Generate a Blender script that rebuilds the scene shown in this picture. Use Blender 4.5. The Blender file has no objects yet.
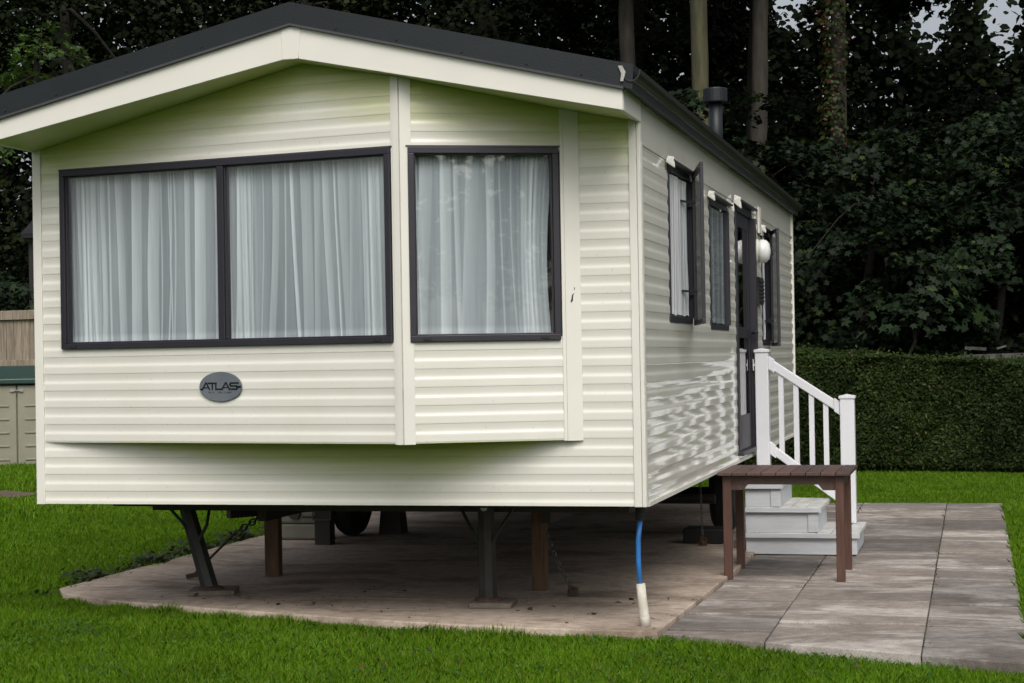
import bpy, bmesh, math, random
import numpy as np
from mathutils import Vector, Matrix

C = bpy.context.scene.collection
scene = bpy.context.scene
PI = math.pi
R0 = random.Random(7)

# ------------------------------------------------------------------ helpers
class MB:
    def __init__(s): s.v = []; s.f = []
    def add(s, vs, fs):
        o = len(s.v); s.v += [tuple(v) for v in vs]; s.f += [tuple(i + o for i in f) for f in fs]; return s
    def hexa(s, p):
        return s.add(p, [(0,3,2,1),(4,5,6,7),(0,1,5,4),(1,2,6,5),(2,3,7,6),(3,0,4,7)])
    def box(s, x0,x1,y0,y1,z0,z1):
        return s.hexa([(x0,y0,z0),(x1,y0,z0),(x1,y1,z0),(x0,y1,z0),(x0,y0,z1),(x1,y0,z1),(x1,y1,z1),(x0,y1,z1)])
    def bar(s, a, b, w, h, up=(0,0,1)):
        a=Vector(a); b=Vector(b); t=(b-a).normalized(); u=Vector(up)
        r=t.cross(u)
        if r.length<1e-4: r=t.cross(Vector((1,0,0)))
        r.normalize(); u=r.cross(t)
        c=lambda q,i,j: q+r*(i*w/2)+u*(j*h/2)
        return s.hexa([c(a,-1,-1),c(a,1,-1),c(b,1,-1),c(b,-1,-1),c(a,-1,1),c(a,1,1),c(b,1,1),c(b,-1,1)])
    def tube(s, pts, rad, seg=10, cap=True, closed=False):
        pts=[Vector(p) for p in pts]; n=len(pts)
        if not hasattr(rad,'__len__'): rad=[rad]*n
        vs=[]; pr=None
        for i,p in enumerate(pts):
            if closed: t=(pts[(i+1)%n]-pts[i-1]).normalized()
            else: t=(pts[min(i+1,n-1)]-pts[max(i-1,0)]).normalized()
            if pr is None:
                r=t.orthogonal().normalized()
            else:
                r=(pr-t*pr.dot(t)).normalized()
            pr=r; b=t.cross(r)
            for k in range(seg):
                a=2*PI*k/seg
                vs.append(p+(r*math.cos(a)+b*math.sin(a))*rad[i])
        fs=[]
        m=n if closed else n-1
        for i in range(m):
            for k in range(seg):
                j=(i+1)%n
                fs.append((i*seg+k,i*seg+(k+1)%seg,j*seg+(k+1)%seg,j*seg+k))
        if cap and not closed:
            fs.append(tuple(range(seg-1,-1,-1))); fs.append(tuple((n-1)*seg+k for k in range(seg)))
        return s.add(vs,fs)
    def lathe(s, prof, loc=(0,0,0), axis='z', seg=24):
        vs=[]; l=Vector(loc)
        for r,h in prof:
            for k in range(seg):
                a=2*PI*k/seg; c,sn=r*math.cos(a),r*math.sin(a)
                p={'z':(c,sn,h),'x':(h,c,sn),'y':(c,h,sn)}[axis]
                vs.append(l+Vector(p))
        fs=[]
        for i in range(len(prof)-1):
            for k in range(seg):
                fs.append((i*seg+k,i*seg+(k+1)%seg,(i+1)*seg+(k+1)%seg,(i+1)*seg+k))
        fs.append(tuple(range(seg))); fs.append(tuple((len(prof)-1)*seg+k for k in range(seg)))
        return s.add(vs,fs)
    def prism(s, poly, d):
        d=Vector(d); n=len(poly); p=[Vector(q) for q in poly]
        vs=p+[q+d for q in p]
        return s.add(vs,[tuple(range(n-1,-1,-1)),tuple(range(n,2*n))]+[(i,(i+1)%n,(i+1)%n+n,i+n) for i in range(n)])

ROOT = {}
def rootloc(o):
    while o.parent: o=o.parent
    return o.location.copy()
def build(name, mb, m, parent=None, loc=None, smooth=False, bevel=0, clip=None, recalc=True, subd=0):
    me=bpy.data.meshes.new(name)
    bm=bmesh.new()
    vs=[bm.verts.new(v) for v in mb.v]
    for f in mb.f:
        try: bm.faces.new([vs[i] for i in f])
        except ValueError: pass
    if clip:
        for co,no in clip:
            bmesh.ops.bisect_plane(bm, geom=bm.verts[:]+bm.edges[:]+bm.faces[:], plane_co=co, plane_no=no, clear_outer=True)
    if recalc: bmesh.ops.recalc_face_normals(bm, faces=bm.faces[:])
    off=rootloc(parent) if parent else Vector(loc) if loc else Vector((0,0,0))
    if off.length>0: bmesh.ops.translate(bm, verts=bm.verts[:], vec=-off)
    bm.to_mesh(me); bm.free()
    for p in me.polygons: p.use_smooth=smooth
    o=bpy.data.objects.new(name, me); C.objects.link(o)
    if m: me.materials.append(m)
    if parent: o.parent=parent
    elif loc: o.location=off
    if bevel:
        b=o.modifiers.new('bevel','BEVEL'); b.width=bevel; b.segments=2; b.limit_method='ANGLE'; b.angle_limit=math.radians(40)
    if subd:
        q=o.modifiers.new('subd','SUBSURF'); q.levels=subd; q.render_levels=subd
    return o
def tag(o, label=None, cat=None, group=None, kind=None):
    if label: o['label']=label
    if cat: o['category']=cat
    if group: o['group']=group
    if kind: o['kind']=kind
    return o
def thing(name, label, cat, loc=(0,0,0), group=None):
    o=bpy.data.objects.new(name,None); C.objects.link(o); o.location=loc; o.empty_display_size=.1
    return tag(o,label,cat,group)

def polymesh(name, V, k, m, parent=None, loc=None, smooth=False):
    """V: (N,k,3) array of polygons with k corners each"""
    N=len(V); me=bpy.data.meshes.new(name)
    off=np.array(rootloc(parent) if parent else loc if loc is not None else (0,0,0),float)
    co=(V.reshape(-1,3)-off).astype(np.float32)
    me.vertices.add(N*k); me.vertices.foreach_set('co',co.ravel())
    me.loops.add(N*k); me.loops.foreach_set('vertex_index',np.arange(N*k,dtype=np.int32))
    me.polygons.add(N); me.polygons.foreach_set('loop_start',np.arange(0,N*k,k,dtype=np.int32))
    me.polygons.foreach_set('loop_total',np.full(N,k,dtype=np.int32))
    me.update(calc_edges=True)
    me.materials.append(m)
    o=bpy.data.objects.new(name,me); C.objects.link(o)
    if parent: o.parent=parent
    elif loc is not None: o.location=loc
    return o

# ------------------------------------------------------------------ materials
def newmat(name):
    m=bpy.data.materials.new(name); m.use_nodes=True
    nt=m.node_tree; b=nt.nodes['Principled BSDF']
    return m,nt,b
def N(nt,t,**k):
    n=nt.nodes.new(t)
    for a,v in k.items():
        if a in n.inputs: n.inputs[a].default_value=v
        else: setattr(n,a,v)
    return n
def L(nt,a,b): nt.links.new(a,b)
def ramp(nt, fac, stops):
    r=N(nt,'ShaderNodeValToRGB'); e=r.color_ramp.elements
    e[0].position=stops[0][0]; e[0].color=(*stops[0][1],1)
    e[1].position=stops[-1][0]; e[1].color=(*stops[-1][1],1)
    for p,c in stops[1:-1]:
        q=e.new(p); q.color=(*c,1)
    L(nt,fac,r.inputs[0]); return r
def coords(nt, scale=(1,1,1)):
    g=N(nt,'ShaderNodeNewGeometry'); mp=N(nt,'ShaderNodeMapping'); mp.inputs['Scale'].default_value=scale
    L(nt,g.outputs['Position'],mp.inputs[0]); return mp.outputs[0]
def noise(nt, co, scale, detail=4, rough=.55, dist=0):
    n=N(nt,'ShaderNodeTexNoise'); n.inputs['Scale'].default_value=scale; n.inputs['Detail'].default_value=detail
    n.inputs['Roughness'].default_value=rough; n.inputs['Distortion'].default_value=dist
    L(nt,co,n.inputs['Vector']); return n.outputs['Fac']
def mixc(nt, fac, a, b, mode='MIX'):
    n=N(nt,'ShaderNodeMix',data_type='RGBA',blend_type=mode)
    for i,x in ((6,a),(7,b)):
        if isinstance(x,tuple): n.inputs[i].default_value=(*x,1)
        else: L(nt,x,n.inputs[i])
    if isinstance(fac,(int,float)): n.inputs[0].default_value=fac
    else: L(nt,fac,n.inputs[0])
    return n.outputs[2]
def bump(nt,b,h,strength=.3,dist=.01):
    n=N(nt,'ShaderNodeBump'); n.inputs['Strength'].default_value=strength; n.inputs['Distance'].default_value=dist
    L(nt,h,n.inputs['Height']); L(nt,n.outputs[0],b.inputs['Normal'])
def simple(name, c1, c2=None, scale=8, rough=.5, bumps=0, bscale=None, stretch=(1,1,1), metal=0, spec=.5, rvar=0, island=0):
    m,nt,b=newmat(name)
    co=coords(nt,stretch); f=noise(nt,co,scale,5)
    c2=c2 or tuple(x*.75 for x in c1)
    r=ramp(nt,f,[(.3,c2),(.7,c1)]).outputs[0]
    if island:
        g=N(nt,'ShaderNodeNewGeometry'); r=mixc(nt,1.0,r,ramp(nt,g.outputs['Random Per Island'],[(0,(1-island,)*3),(1,(1+island,)*3)]).outputs[0],'MULTIPLY')
    L(nt,r,b.inputs['Base Color'])
    b.inputs['Roughness'].default_value=rough; b.inputs['Metallic'].default_value=metal; b.inputs['Specular IOR Level'].default_value=spec
    if rvar:
        mr=N(nt,'ShaderNodeMapRange'); L(nt,f,mr.inputs[0]); mr.inputs[3].default_value=rough-rvar; mr.inputs[4].default_value=rough+rvar
        L(nt,mr.outputs[0],b.inputs['Roughness'])
    if bumps: bump(nt,b,noise(nt,co,bscale or scale*4,5),bumps)
    return m
def paint(name, rough, buckle=.0, soffit_bounce=0.0, painted_bounce=0.0, tone=.85):
    m,nt,b=newmat(name)
    co=coords(nt); f=noise(nt,co,2.2,6,.6)
    base=ramp(nt,f,[(.3,tuple(q*tone for q in (.74,.725,.645))),(.55,tuple(q*tone for q in (.775,.762,.695))),(.8,tuple(q*tone for q in (.79,.78,.715)))]).outputs[0]
    st=noise(nt,coords(nt,(9,9,.7)),1.6,5,.65)     # faint rain streaks running down
    sm=ramp(nt,st,[(.55,(0,0,0)),(.9,(.45,.45,.45))]).outputs[0]
    base=mixc(nt,sm,base,(.62,.61,.52))
    # fine specks of dirt
    sp=noise(nt,co,55,2,.5); spm=ramp(nt,sp,[(.70,(0,0,0)),(.76,(1,1,1))]).outputs[0]
    base=mixc(nt,spm,base,(.52,.51,.42))
    if painted_bounce:
        # green lawn bounce and shade painted into the colour under eaves and bay
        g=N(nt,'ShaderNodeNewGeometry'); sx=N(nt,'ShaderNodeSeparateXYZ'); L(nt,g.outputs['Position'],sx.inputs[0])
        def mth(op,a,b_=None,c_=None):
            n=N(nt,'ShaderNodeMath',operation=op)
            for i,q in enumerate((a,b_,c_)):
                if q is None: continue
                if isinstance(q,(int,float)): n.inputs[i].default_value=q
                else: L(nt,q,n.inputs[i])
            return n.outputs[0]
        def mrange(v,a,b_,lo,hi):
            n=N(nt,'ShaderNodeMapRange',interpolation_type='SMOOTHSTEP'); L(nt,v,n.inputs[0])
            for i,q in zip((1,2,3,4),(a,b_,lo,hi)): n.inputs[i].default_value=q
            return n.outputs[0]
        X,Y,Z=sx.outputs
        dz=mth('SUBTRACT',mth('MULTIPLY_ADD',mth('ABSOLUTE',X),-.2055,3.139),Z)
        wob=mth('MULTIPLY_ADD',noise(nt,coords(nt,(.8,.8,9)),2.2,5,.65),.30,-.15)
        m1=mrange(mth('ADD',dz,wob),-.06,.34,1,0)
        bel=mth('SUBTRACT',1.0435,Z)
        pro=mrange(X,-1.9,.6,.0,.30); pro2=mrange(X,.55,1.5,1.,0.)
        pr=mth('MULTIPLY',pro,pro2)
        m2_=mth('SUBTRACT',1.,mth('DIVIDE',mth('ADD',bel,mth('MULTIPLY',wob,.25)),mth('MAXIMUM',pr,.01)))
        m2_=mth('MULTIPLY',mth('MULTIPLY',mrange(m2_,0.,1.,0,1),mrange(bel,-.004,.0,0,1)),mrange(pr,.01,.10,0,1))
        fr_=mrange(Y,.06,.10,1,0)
        tot=mth('MULTIPLY',mth('MULTIPLY',mth('MAXIMUM',m1,m2_),fr_),painted_bounce)
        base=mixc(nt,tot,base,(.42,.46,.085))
    if soffit_bounce:
        # streaky green tint: lawn bounce light painted into the soffit colour
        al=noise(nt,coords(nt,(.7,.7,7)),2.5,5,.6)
        am=ramp(nt,al,[(.2,(soffit_bounce*.6,)*3),(.75,(soffit_bounce,)*3)]).outputs[0]
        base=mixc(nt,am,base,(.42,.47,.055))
    L(nt,base,b.inputs['Base Color'])
    b.inputs['Roughness'].default_value=rough
    if buckle:
        bump(nt,b,noise(nt,coords(nt,(1.0,1.0,3.2)),1.7,3,.5),buckle,.02)
    return m
def leafmat(name, stops, trans=.25, rough=.45, spec=.3, big=.35, lo=.55):
    m,nt,b=newmat(name)
    g=N(nt,'ShaderNodeNewGeometry')
    r=ramp(nt,g.outputs['Random Per Island'],stops)
    f=noise(nt,coords(nt),big,3)
    f2=ramp(nt,f,[(.33,(lo,)*3),(.67,(2-lo-.2,2-lo-.2,2-lo-.25))]).outputs[0]
    c=mixc(nt,1.0,r.outputs[0],f2,'MULTIPLY')
    L(nt,c,b.inputs['Base Color']); b.inputs['Roughness'].default_value=rough; b.inputs['Specular IOR Level'].default_value=spec
    t=N(nt,'ShaderNodeBsdfTranslucent'); L(nt,c,t.inputs[0])
    mx=N(nt,'ShaderNodeMixShader'); mx.inputs[0].default_value=trans
    L(nt,b.outputs[0],mx.inputs[1]); L(nt,t.outputs[0],mx.inputs[2])
    L(nt,mx.outputs[0],nt.nodes['Material Output'].inputs[0])
    return m
def glassmat(name, refl=1.0, tint=(.93,.96,.97)):
    m,nt,b=newmat(name); nt.nodes.remove(b)
    tr=N(nt,'ShaderNodeBsdfTransparent'); tr.inputs[0].default_value=(*tint,1)
    gl=N(nt,'ShaderNodeBsdfGlossy'); gl.inputs['Roughness'].default_value=.015
    lw=N(nt,'ShaderNodeLayerWeight'); lw.inputs[0].default_value=.5
    pw=N(nt,'ShaderNodeMath',operation='POWER'); L(nt,lw.outputs['Facing'],pw.inputs[0]); pw.inputs[1].default_value=5
    sc=N(nt,'ShaderNodeMath',operation='MULTIPLY_ADD'); L(nt,pw.outputs[0],sc.inputs[0]); sc.inputs[1].default_value=.87; sc.inputs[2].default_value=.13
    mu=N(nt,'ShaderNodeMath',operation='MULTIPLY'); L(nt,sc.outputs[0],mu.inputs[0]); mu.inputs[1].default_value=refl
    bp=N(nt,'ShaderNodeBump'); bp.inputs['Strength'].default_value=.05; bp.inputs['Distance'].default_value=.02
    L(nt,noise(nt,coords(nt),1.4,2),bp.inputs['Height']); L(nt,bp.outputs[0],gl.inputs['Normal'])
    mx=N(nt,'ShaderNodeMixShader'); L(nt,mu.outputs[0],mx.inputs[0]); L(nt,tr.outputs[0],mx.inputs[1]); L(nt,gl.outputs[0],mx.inputs[2])
    L(nt,mx.outputs[0],nt.nodes['Material Output'].inputs[0]); return m

M={}
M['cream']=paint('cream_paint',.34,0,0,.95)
M['cream_bounce']=paint('cream_paint_bounce_tint',.4,0,.85)
M['cream_side']=paint('cream_side_paint',.04,.014,0,0,1.0)
M['trim']=simple('cream_trim',(.68,.668,.612),(.64,.628,.575),3,.4)
M['frame']=simple('dark_window_frame',(.021,.019,.028),(.016,.015,.022),6,.45)
M['gasket']=simple('black_rubber',(.012,.012,.013),None,9,.7)
M['roof']=simple('grey_roof_metal',(.0085,.0125,.0155),(.006,.009,.0115),2.5,.5,.12,90,rvar=.12,spec=.38)
M['lip']=simple('grey_metal_lip',(.05,.05,.06),None,4,.45)
M['gutter']=simple('dark_gutter',(.014,.014,.014),(.022,.022,.021),3,.4)
M['gutter_end']=simple('pale_gutter_end',(.42,.42,.38),None,8,.5)
M['glass']=glassmat('window_glass')
M['glass_dark']=glassmat('door_glass',1.1,(.55,.58,.58))
M['chassis']=simple('dark_chassis_steel',(.022,.021,.020),(.035,.026,.02),6,.7)
M['leg']=simple('dark_painted_steel',(.026,.028,.027),(.016,.015,.014),14,.55,.2,60)
M['rust']=simple('rusty_iron',(.085,.045,.028),(.03,.02,.016),20,.85,.3,80)
M['chain']=simple('galvanised_chain',(.22,.22,.21),(.10,.098,.09),30,.5,metal=.5)
M['tyre']=simple('black_tyre',(.014,.014,.014),None,9,.85)
M['post']=simple('weathered_timber',(.155,.095,.055),(.075,.045,.026),9,.85,.35,50,(6,6,.6))
M['table']=simple('brown_stained_wood',(.098,.052,.041),(.052,.029,.024),7,.5,.25,40,(5,1,5),rvar=.15,island=.25)
M['table_leg']=simple('brown_stained_leg',(.098,.044,.030),(.058,.027,.019),7,.55,.25,40,(6,6,.7),rvar=.12)
M['white']=simple('white_plastic_rail',(.64,.65,.68),(.58,.59,.62),3,.35)
M['white_wood']=simple('white_painted_boards',(.51,.53,.56),(.42,.435,.455),5,.5,.15,40,(.7,4,4))
M['white_tread']=simple('worn_white_tread',(.56,.56,.54),(.34,.34,.31),6,.55,.15,40,(2,.7,4))
M['blue']=simple('blue_water_pipe',(.03,.20,.55),(.025,.15,.45),8,.4)
M['lag']=simple('white_pipe_lagging',(.62,.59,.52),(.42,.38,.32),14,.7,.3,60)
M['globe']=simple('white_lamp_glass',(.74,.75,.73),(.62,.63,.60),10,.25)
M['badge']=simple('silver_badge',(.19,.21,.24),(.15,.17,.195),5,.35,metal=.35)
M['black']=simple('black_lettering',(.008,.008,.011),None,5,.4)
M['beige']=simple('beige_plastic',(.19,.185,.14),(.15,.145,.11),6,.5)
M['storage']=simple('grey_beige_plastic',(.235,.228,.17),(.195,.19,.14),3,.55,.1,80)
M['green_lid']=simple('dark_green_plastic',(.010,.040,.030),(.008,.032,.024),5,.45)
M['steel']=simple('bright_steel',(.5,.5,.5),None,9,.35,metal=.8)
M['fence']=simple('weathered_fence_boards',(.27,.225,.17),(.12,.098,.072),7,.85,.3,40,(7,7,.5),island=.4)
M['old_board']=simple('old_pale_boards',(.09,.085,.08),(.015,.014,.013),9,.8)
M['shed']=simple('dark_shed_boards',(.018,.016,.015),None,5,.8)
M['slate']=simple('dark_roof_felt',(.016,.016,.019),None,6,.8,spec=.2)
M['inside']=simple('dim_interior_wall',(.30,.27,.22),None,3,.8)
M['bark']=simple('grey_bark',(.036,.030,.021),(.012,.010,.008),6,.9,.8,22,(2.2,2.2,.45))
M['bark_green']=simple('mossy_pale_bark',(.075,.070,.034),(.026,.027,.013),5,.9,.7,22,(2.6,2.6,.4))
M['bark_dark']=simple('dark_bark',(.026,.021,.016),(.010,.008,.006),6,.9,.8,22,(2.2,2.2,.45))

def curtainmat(name='white_net_curtain', see=.46, lo=(.58,.63,.68), hi=(.88,.92,.94)):
    m,nt,b=newmat(name)
    at=N(nt,'ShaderNodeAttribute',attribute_name='weave')
    f=noise(nt,coords(nt,(30,30,1.2)),1.5,3,.6)
    c0=ramp(nt,at.outputs['Fac'],[(.2,lo),(1,hi)]).outputs[0]
    c=mixc(nt,1.0,c0,ramp(nt,f,[(.3,(.90,.90,.90)),(.7,(1.05,1.05,1.05))]).outputs[0],'MULTIPLY')
    L(nt,c,b.inputs['Base Color']); b.inputs['Roughness'].default_value=.9; b.inputs['Specular IOR Level'].default_value=.1
    tl=N(nt,'ShaderNodeBsdfTranslucent'); L(nt,c,tl.inputs[0])
    mx=N(nt,'ShaderNodeMixShader'); mx.inputs[0].default_value=.2
    L(nt,b.outputs[0],mx.inputs[1]); L(nt,tl.outputs[0],mx.inputs[2])
    tr=N(nt,'ShaderNodeBsdfTransparent')
    al=N(nt,'ShaderNodeMapRange'); L(nt,at.outputs['Fac'],al.inputs[0]); al.inputs[1].default_value=.15; al.inputs[2].default_value=.95; al.inputs[3].default_value=see; al.inputs[4].default_value=.03
    m2=N(nt,'ShaderNodeMixShader'); L(nt,al.outputs[0],m2.inputs[0]); L(nt,mx.outputs[0],m2.inputs[1]); L(nt,tr.outputs[0],m2.inputs[2])
    L(nt,m2.outputs[0],nt.nodes['Material Output'].inputs[0]); return m
M['cloth']=curtainmat('white_curtain_cloth',.10,(.62,.63,.66),(.84,.85,.87))
M['net']=curtainmat()

def concretemat(name, light, dark, stain, seam=False):
    m,nt,b=newmat(name); co=coords(nt)
    f=noise(nt,co,1.3,8,.65); g=noise(nt,co,14,6,.6); h=noise(nt,coords(nt,(.9,2.0,1)),1.1,8,.68,.8)
    c=ramp(nt,f,[(.28,dark),(.72,light)]).outputs[0]
    sm=ramp(nt,h,[(.49,(0,0,0)),(.62,(.9,.9,.9))]).outputs[0]
    c=mixc(nt,sm,c,stain)
    gm=ramp(nt,g,[(.3,(.72,.72,.72)),(.7,(1.12,1.12,1.12))]).outputs[0]
    c=mixc(nt,1.0,c,gm,'MULTIPLY')
    k=noise(nt,co,120,2,.5); km=ramp(nt,k,[(.25,(.7,.7,.7)),(.7,(1.06,1.06,1.06))]).outputs[0]
    c=mixc(nt,1.0,c,km,'MULTIPLY')
    if seam:
        is_=N(nt,'ShaderNodeNewGeometry'); v=ramp(nt,is_.outputs['Random Per Island'],[(0,(.62,.62,.63)),(1,(1.22,1.20,1.18))]).outputs[0]
        c=mixc(nt,1.0,c,v,'MULTIPLY')
    L(nt,c,b.inputs['Base Color']); b.inputs['Roughness'].default_value=.9; b.inputs['Specular IOR Level'].default_value=.25
    bump(nt,b,noise(nt,co,60,6,.65),.45,.006)
    return m
M['concrete']=concretemat('concrete_base',(.60,.495,.405),(.39,.315,.252),(.24,.185,.14))
M['paving']=concretemat('grey_paving_slabs',(.31,.275,.245),(.15,.13,.117),(.46,.43,.40),True)
M['soil']=simple('brown_gravel_path',(.12,.085,.06),(.07,.05,.035),9,.95,.4,60)
M['joint']=simple('mossy_joint_soil',(.085,.074,.058),(.05,.045,.033),6,.95)
M['pad']=concretemat('concrete_pad',(.22,.19,.155),(.14,.12,.10),(.17,.13,.09))

def lawnmat():
    m,nt,b=newmat('lawn_turf'); co=coords(nt)
    f=noise(nt,co,1.1,6,.6); g=noise(nt,co,26,5,.6)
    c=ramp(nt,f,[(.3,(.030,.066,.008)),(.7,(.050,.105,.012))]).outputs[0]
    c=mixc(nt,ramp(nt,g,[(.35,(1,1,1)),(.6,(0,0,0))]).outputs[0],c,(.020,.038,.006))
    L(nt,c,b.inputs['Base Color']); b.inputs['Roughness'].default_value=.95; b.inputs['Specular IOR Level'].default_value=.1
    bump(nt,b,g,.8,.03); return m
M['turf']=lawnmat()
M['grass']=leafmat('grass_blades',[(0,(.074,.172,.005)),(.5,(.118,.258,.007)),(.85,(.165,.305,.012)),(1,(.25,.29,.05))],.4,.5,.2,.9,.75)
M['clover']=leafmat('clover_leaves',[(0,(.030,.085,.014)),(1,(.055,.13,.02))],.25,.5,.3,1.3)
M['weed']=leafmat('weed_leaves',[(0,(.018,.034,.006)),(.6,(.040,.075,.014)),(1,(.07,.06,.03))],.25,.5,.3,2)
M['moss']=leafmat('joint_moss',[(0,(.075,.066,.05)),(.7,(.11,.098,.078)),(1,(.07,.085,.03))],.1,.9,.1,2)
M['hedge']=leafmat('hedge_leaves',[(0,(.011,.020,.004)),(.6,(.020,.036,.007)),(.94,(.032,.052,.010)),(1,(.09,.085,.028))],.15,.6,.12,.9)
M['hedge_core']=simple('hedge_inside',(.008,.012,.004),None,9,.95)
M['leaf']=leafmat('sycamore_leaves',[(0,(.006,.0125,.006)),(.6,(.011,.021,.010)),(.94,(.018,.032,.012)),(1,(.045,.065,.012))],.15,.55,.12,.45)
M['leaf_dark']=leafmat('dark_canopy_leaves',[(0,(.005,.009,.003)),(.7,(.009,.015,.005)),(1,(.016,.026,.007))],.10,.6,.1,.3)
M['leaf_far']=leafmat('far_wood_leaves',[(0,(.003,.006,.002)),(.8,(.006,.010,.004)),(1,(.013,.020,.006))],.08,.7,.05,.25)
M['leaf_light']=leafmat('young_green_leaves',[(0,(.035,.070,.014)),(.7,(.06,.11,.02)),(1,(.10,.14,.025))],.3,.45,.3,.6)
M['ivy']=leafmat('ivy_leaves',[(0,(.018,.032,.007)),(.6,(.026,.042,.010)),(.75,(.040,.020,.010)),(1,(.060,.026,.014))],.15,.5,.15,1.2)
M['dead']=leafmat('dead_brown_leaves',[(0,(.05,.032,.02)),(1,(.12,.075,.045))],.15,.7,.1,2)

# ------------------------------------------------------------------ the caravan: measures
W=1.83; LEN=8.36; ZB=.68; PITCH=.0985
SL=.2055; ZS=3.139                       # soffit slope and apex
OVH=.51
XL=-1.776; XF=.584; XR=1.475; PB=.40; ZBB=1.0435
ZWT=2.639; ZWB=1.5895
def soff(x): return ZS-SL*abs(x)

class Facet:
    def __init__(s, A, B, nrm=None):
        s.A=Vector((A[0],A[1],0)); s.B=Vector((B[0],B[1],0)); s.t=(s.B-s.A); s.len=s.t.length; s.t.normalize()
        s.n=Vector((s.t.y,-s.t.x,0))      # outward: right hand side of travel
    def p(s, q, d, z): v=s.A+s.t*q+s.n*d; return Vector((v.x,v.y,z))
    def sx(s, x): return (x-s.A.x)/s.t.x
    def box(s, mb, s0,s1,d0,d1,z0,z1):
        P=s.p
        mb.hexa([P(s0,d1,z0),P(s1,d1,z0),P(s1,d0,z0),P(s0,d0,z0),P(s0,d1,z1),P(s1,d1,z1),P(s1,d0,z1),P(s0,d0,z1)])
FL=Facet((XL,0),(XF,-PB)); FR=Facet((XF,-PB),(XR,0)); FW=Facet((-W,0),(W,0)); FS=Facet((W-.013,0),(W-.013,LEN)); FLS=Facet((-W+.013,LEN),(-W+.013,0)); FB=Facet((W,LEN),(-W,LEN))
PROF=[(0,.0080),(.03,.0089),(.08,.0092),(.37,.0092),(.44,.0083),(.50,.0060),(.56,.0038),(.62,.0028),(.68,.0026),(.80,.0036),(.93,.0056),(.985,.0066)]
def siding(mb, F, s0, s1, z0, z1, zs=ZB-.024):
    pts=[]
    k0=int(math.floor((z0-zs)/PITCH))-1
    for k in range(k0, int((z1-zs)/PITCH)+2):
        for a,d in PROF: pts.append((zs+(k+a)*PITCH,.002+.8*d))
    out=[]
    for (za,da),(zb,db) in zip(pts,pts[1:]):
        if zb<=z0 or za>=z1: continue
        if za<z0: da=da+(db-da)*(z0-za)/(zb-za); za=z0
        if zb>z1: db=da+(db-da)*(z1-za)/(zb-za); zb=z1
        if not out: out.append((za,da))
        out.append((zb,db))
    n=max(1,int((s1-s0)/.6)); vs=[]; fs=[]
    for z,d in out:
        for i in range(n+1): vs.append(F.p(s0+(s1-s0)*i/n,d,z))
    for j in range(len(out)-1):
        for i in range(n):
            a=j*(n+1)+i; fs.append((a,a+1,a+n+2,a+n+1))
    mb.add(vs,fs)
GCLIP=[((0,0,ZS-.002),(SL,0,1)),((0,0,ZS-.002),(-SL,0,1))]

van=thing('static_caravan','long cream static caravan with grey gabled roof, bowed front and dark window frames','caravan',(0,LEN/2,0))

# front wall (skirt panel, right hand strip) and the two faces of the bay
mb=MB(); siding(mb,FW,XL+W,1.762+W,ZB,ZBB+.01); siding(mb,FW,XR+W+.001,1.762+W,ZBB+.01,3.2)
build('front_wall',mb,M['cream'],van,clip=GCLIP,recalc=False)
mb=MB(); s1=FL.sx(.540)
siding(mb,FL,0.002,s1,ZBB,ZWB+.02); siding(mb,FL,0.002,s1,ZWT-.02,3.3); siding(mb,FL,0.002,FL.sx(-1.62),ZWB+.02,ZWT-.02)
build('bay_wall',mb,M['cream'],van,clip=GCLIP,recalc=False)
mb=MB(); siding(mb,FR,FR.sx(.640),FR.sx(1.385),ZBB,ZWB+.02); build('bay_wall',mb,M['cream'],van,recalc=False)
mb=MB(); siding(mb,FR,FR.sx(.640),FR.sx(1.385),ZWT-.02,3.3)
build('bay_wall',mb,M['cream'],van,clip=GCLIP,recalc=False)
# underside of the bay
mb=MB(); mb.prism([(XL,0,ZBB+.002),(XF,-PB,ZBB+.002),(XR,0,ZBB+.002)],(0,0,.012))
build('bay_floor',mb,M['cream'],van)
# trims: corner posts and bay cover strips
mb=MB()
FW.box(mb,0,XL+W,-.03,.017,ZB-.004,soff(W)+.01); build('corner_trim',mb,M['trim'],van,bevel=.004,clip=GCLIP)
mb=MB(); FW.box(mb,1.762+W,1.805+W,-.02,.016,ZB-.004,soff(1.76)); FW.box(mb,1.807+W,2*W-.002,-.03,.018,ZB-.004,soff(1.78)); FS.box(mb,.0,.045,-.02,.013,ZB-.004,2.66)
build('corner_trim',mb,M['trim'],van,bevel=.003,clip=GCLIP)
mb=MB(); FL.box(mb,FL.sx(.540),FL.sx(.553),-.01,.013,ZBB-.003,3.2); FL.box(mb,FL.sx(.5535),FL.len+.004,-.01,.018,ZBB-.004,3.2); FR.box(mb,.0005,FR.sx(.640),-.01,.0175,ZBB-.004,3.2)
build('bay_trim',mb,M['trim'],van,clip=GCLIP)
mb=MB(); FR.box(mb,FR.sx(1.383),FR.sx(1.400),-.01,.014,ZBB-.003,3.2); FR.box(mb,FR.sx(1.4005),FR.len+.003,-.01,.0185,ZBB-.004,3.2); FW.box(mb,XR+W-.004,XR+W+.003,-.02,.016,ZBB-.0045,3.2)
build('bay_trim',mb,M['trim'],van,clip=GCLIP)

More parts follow.
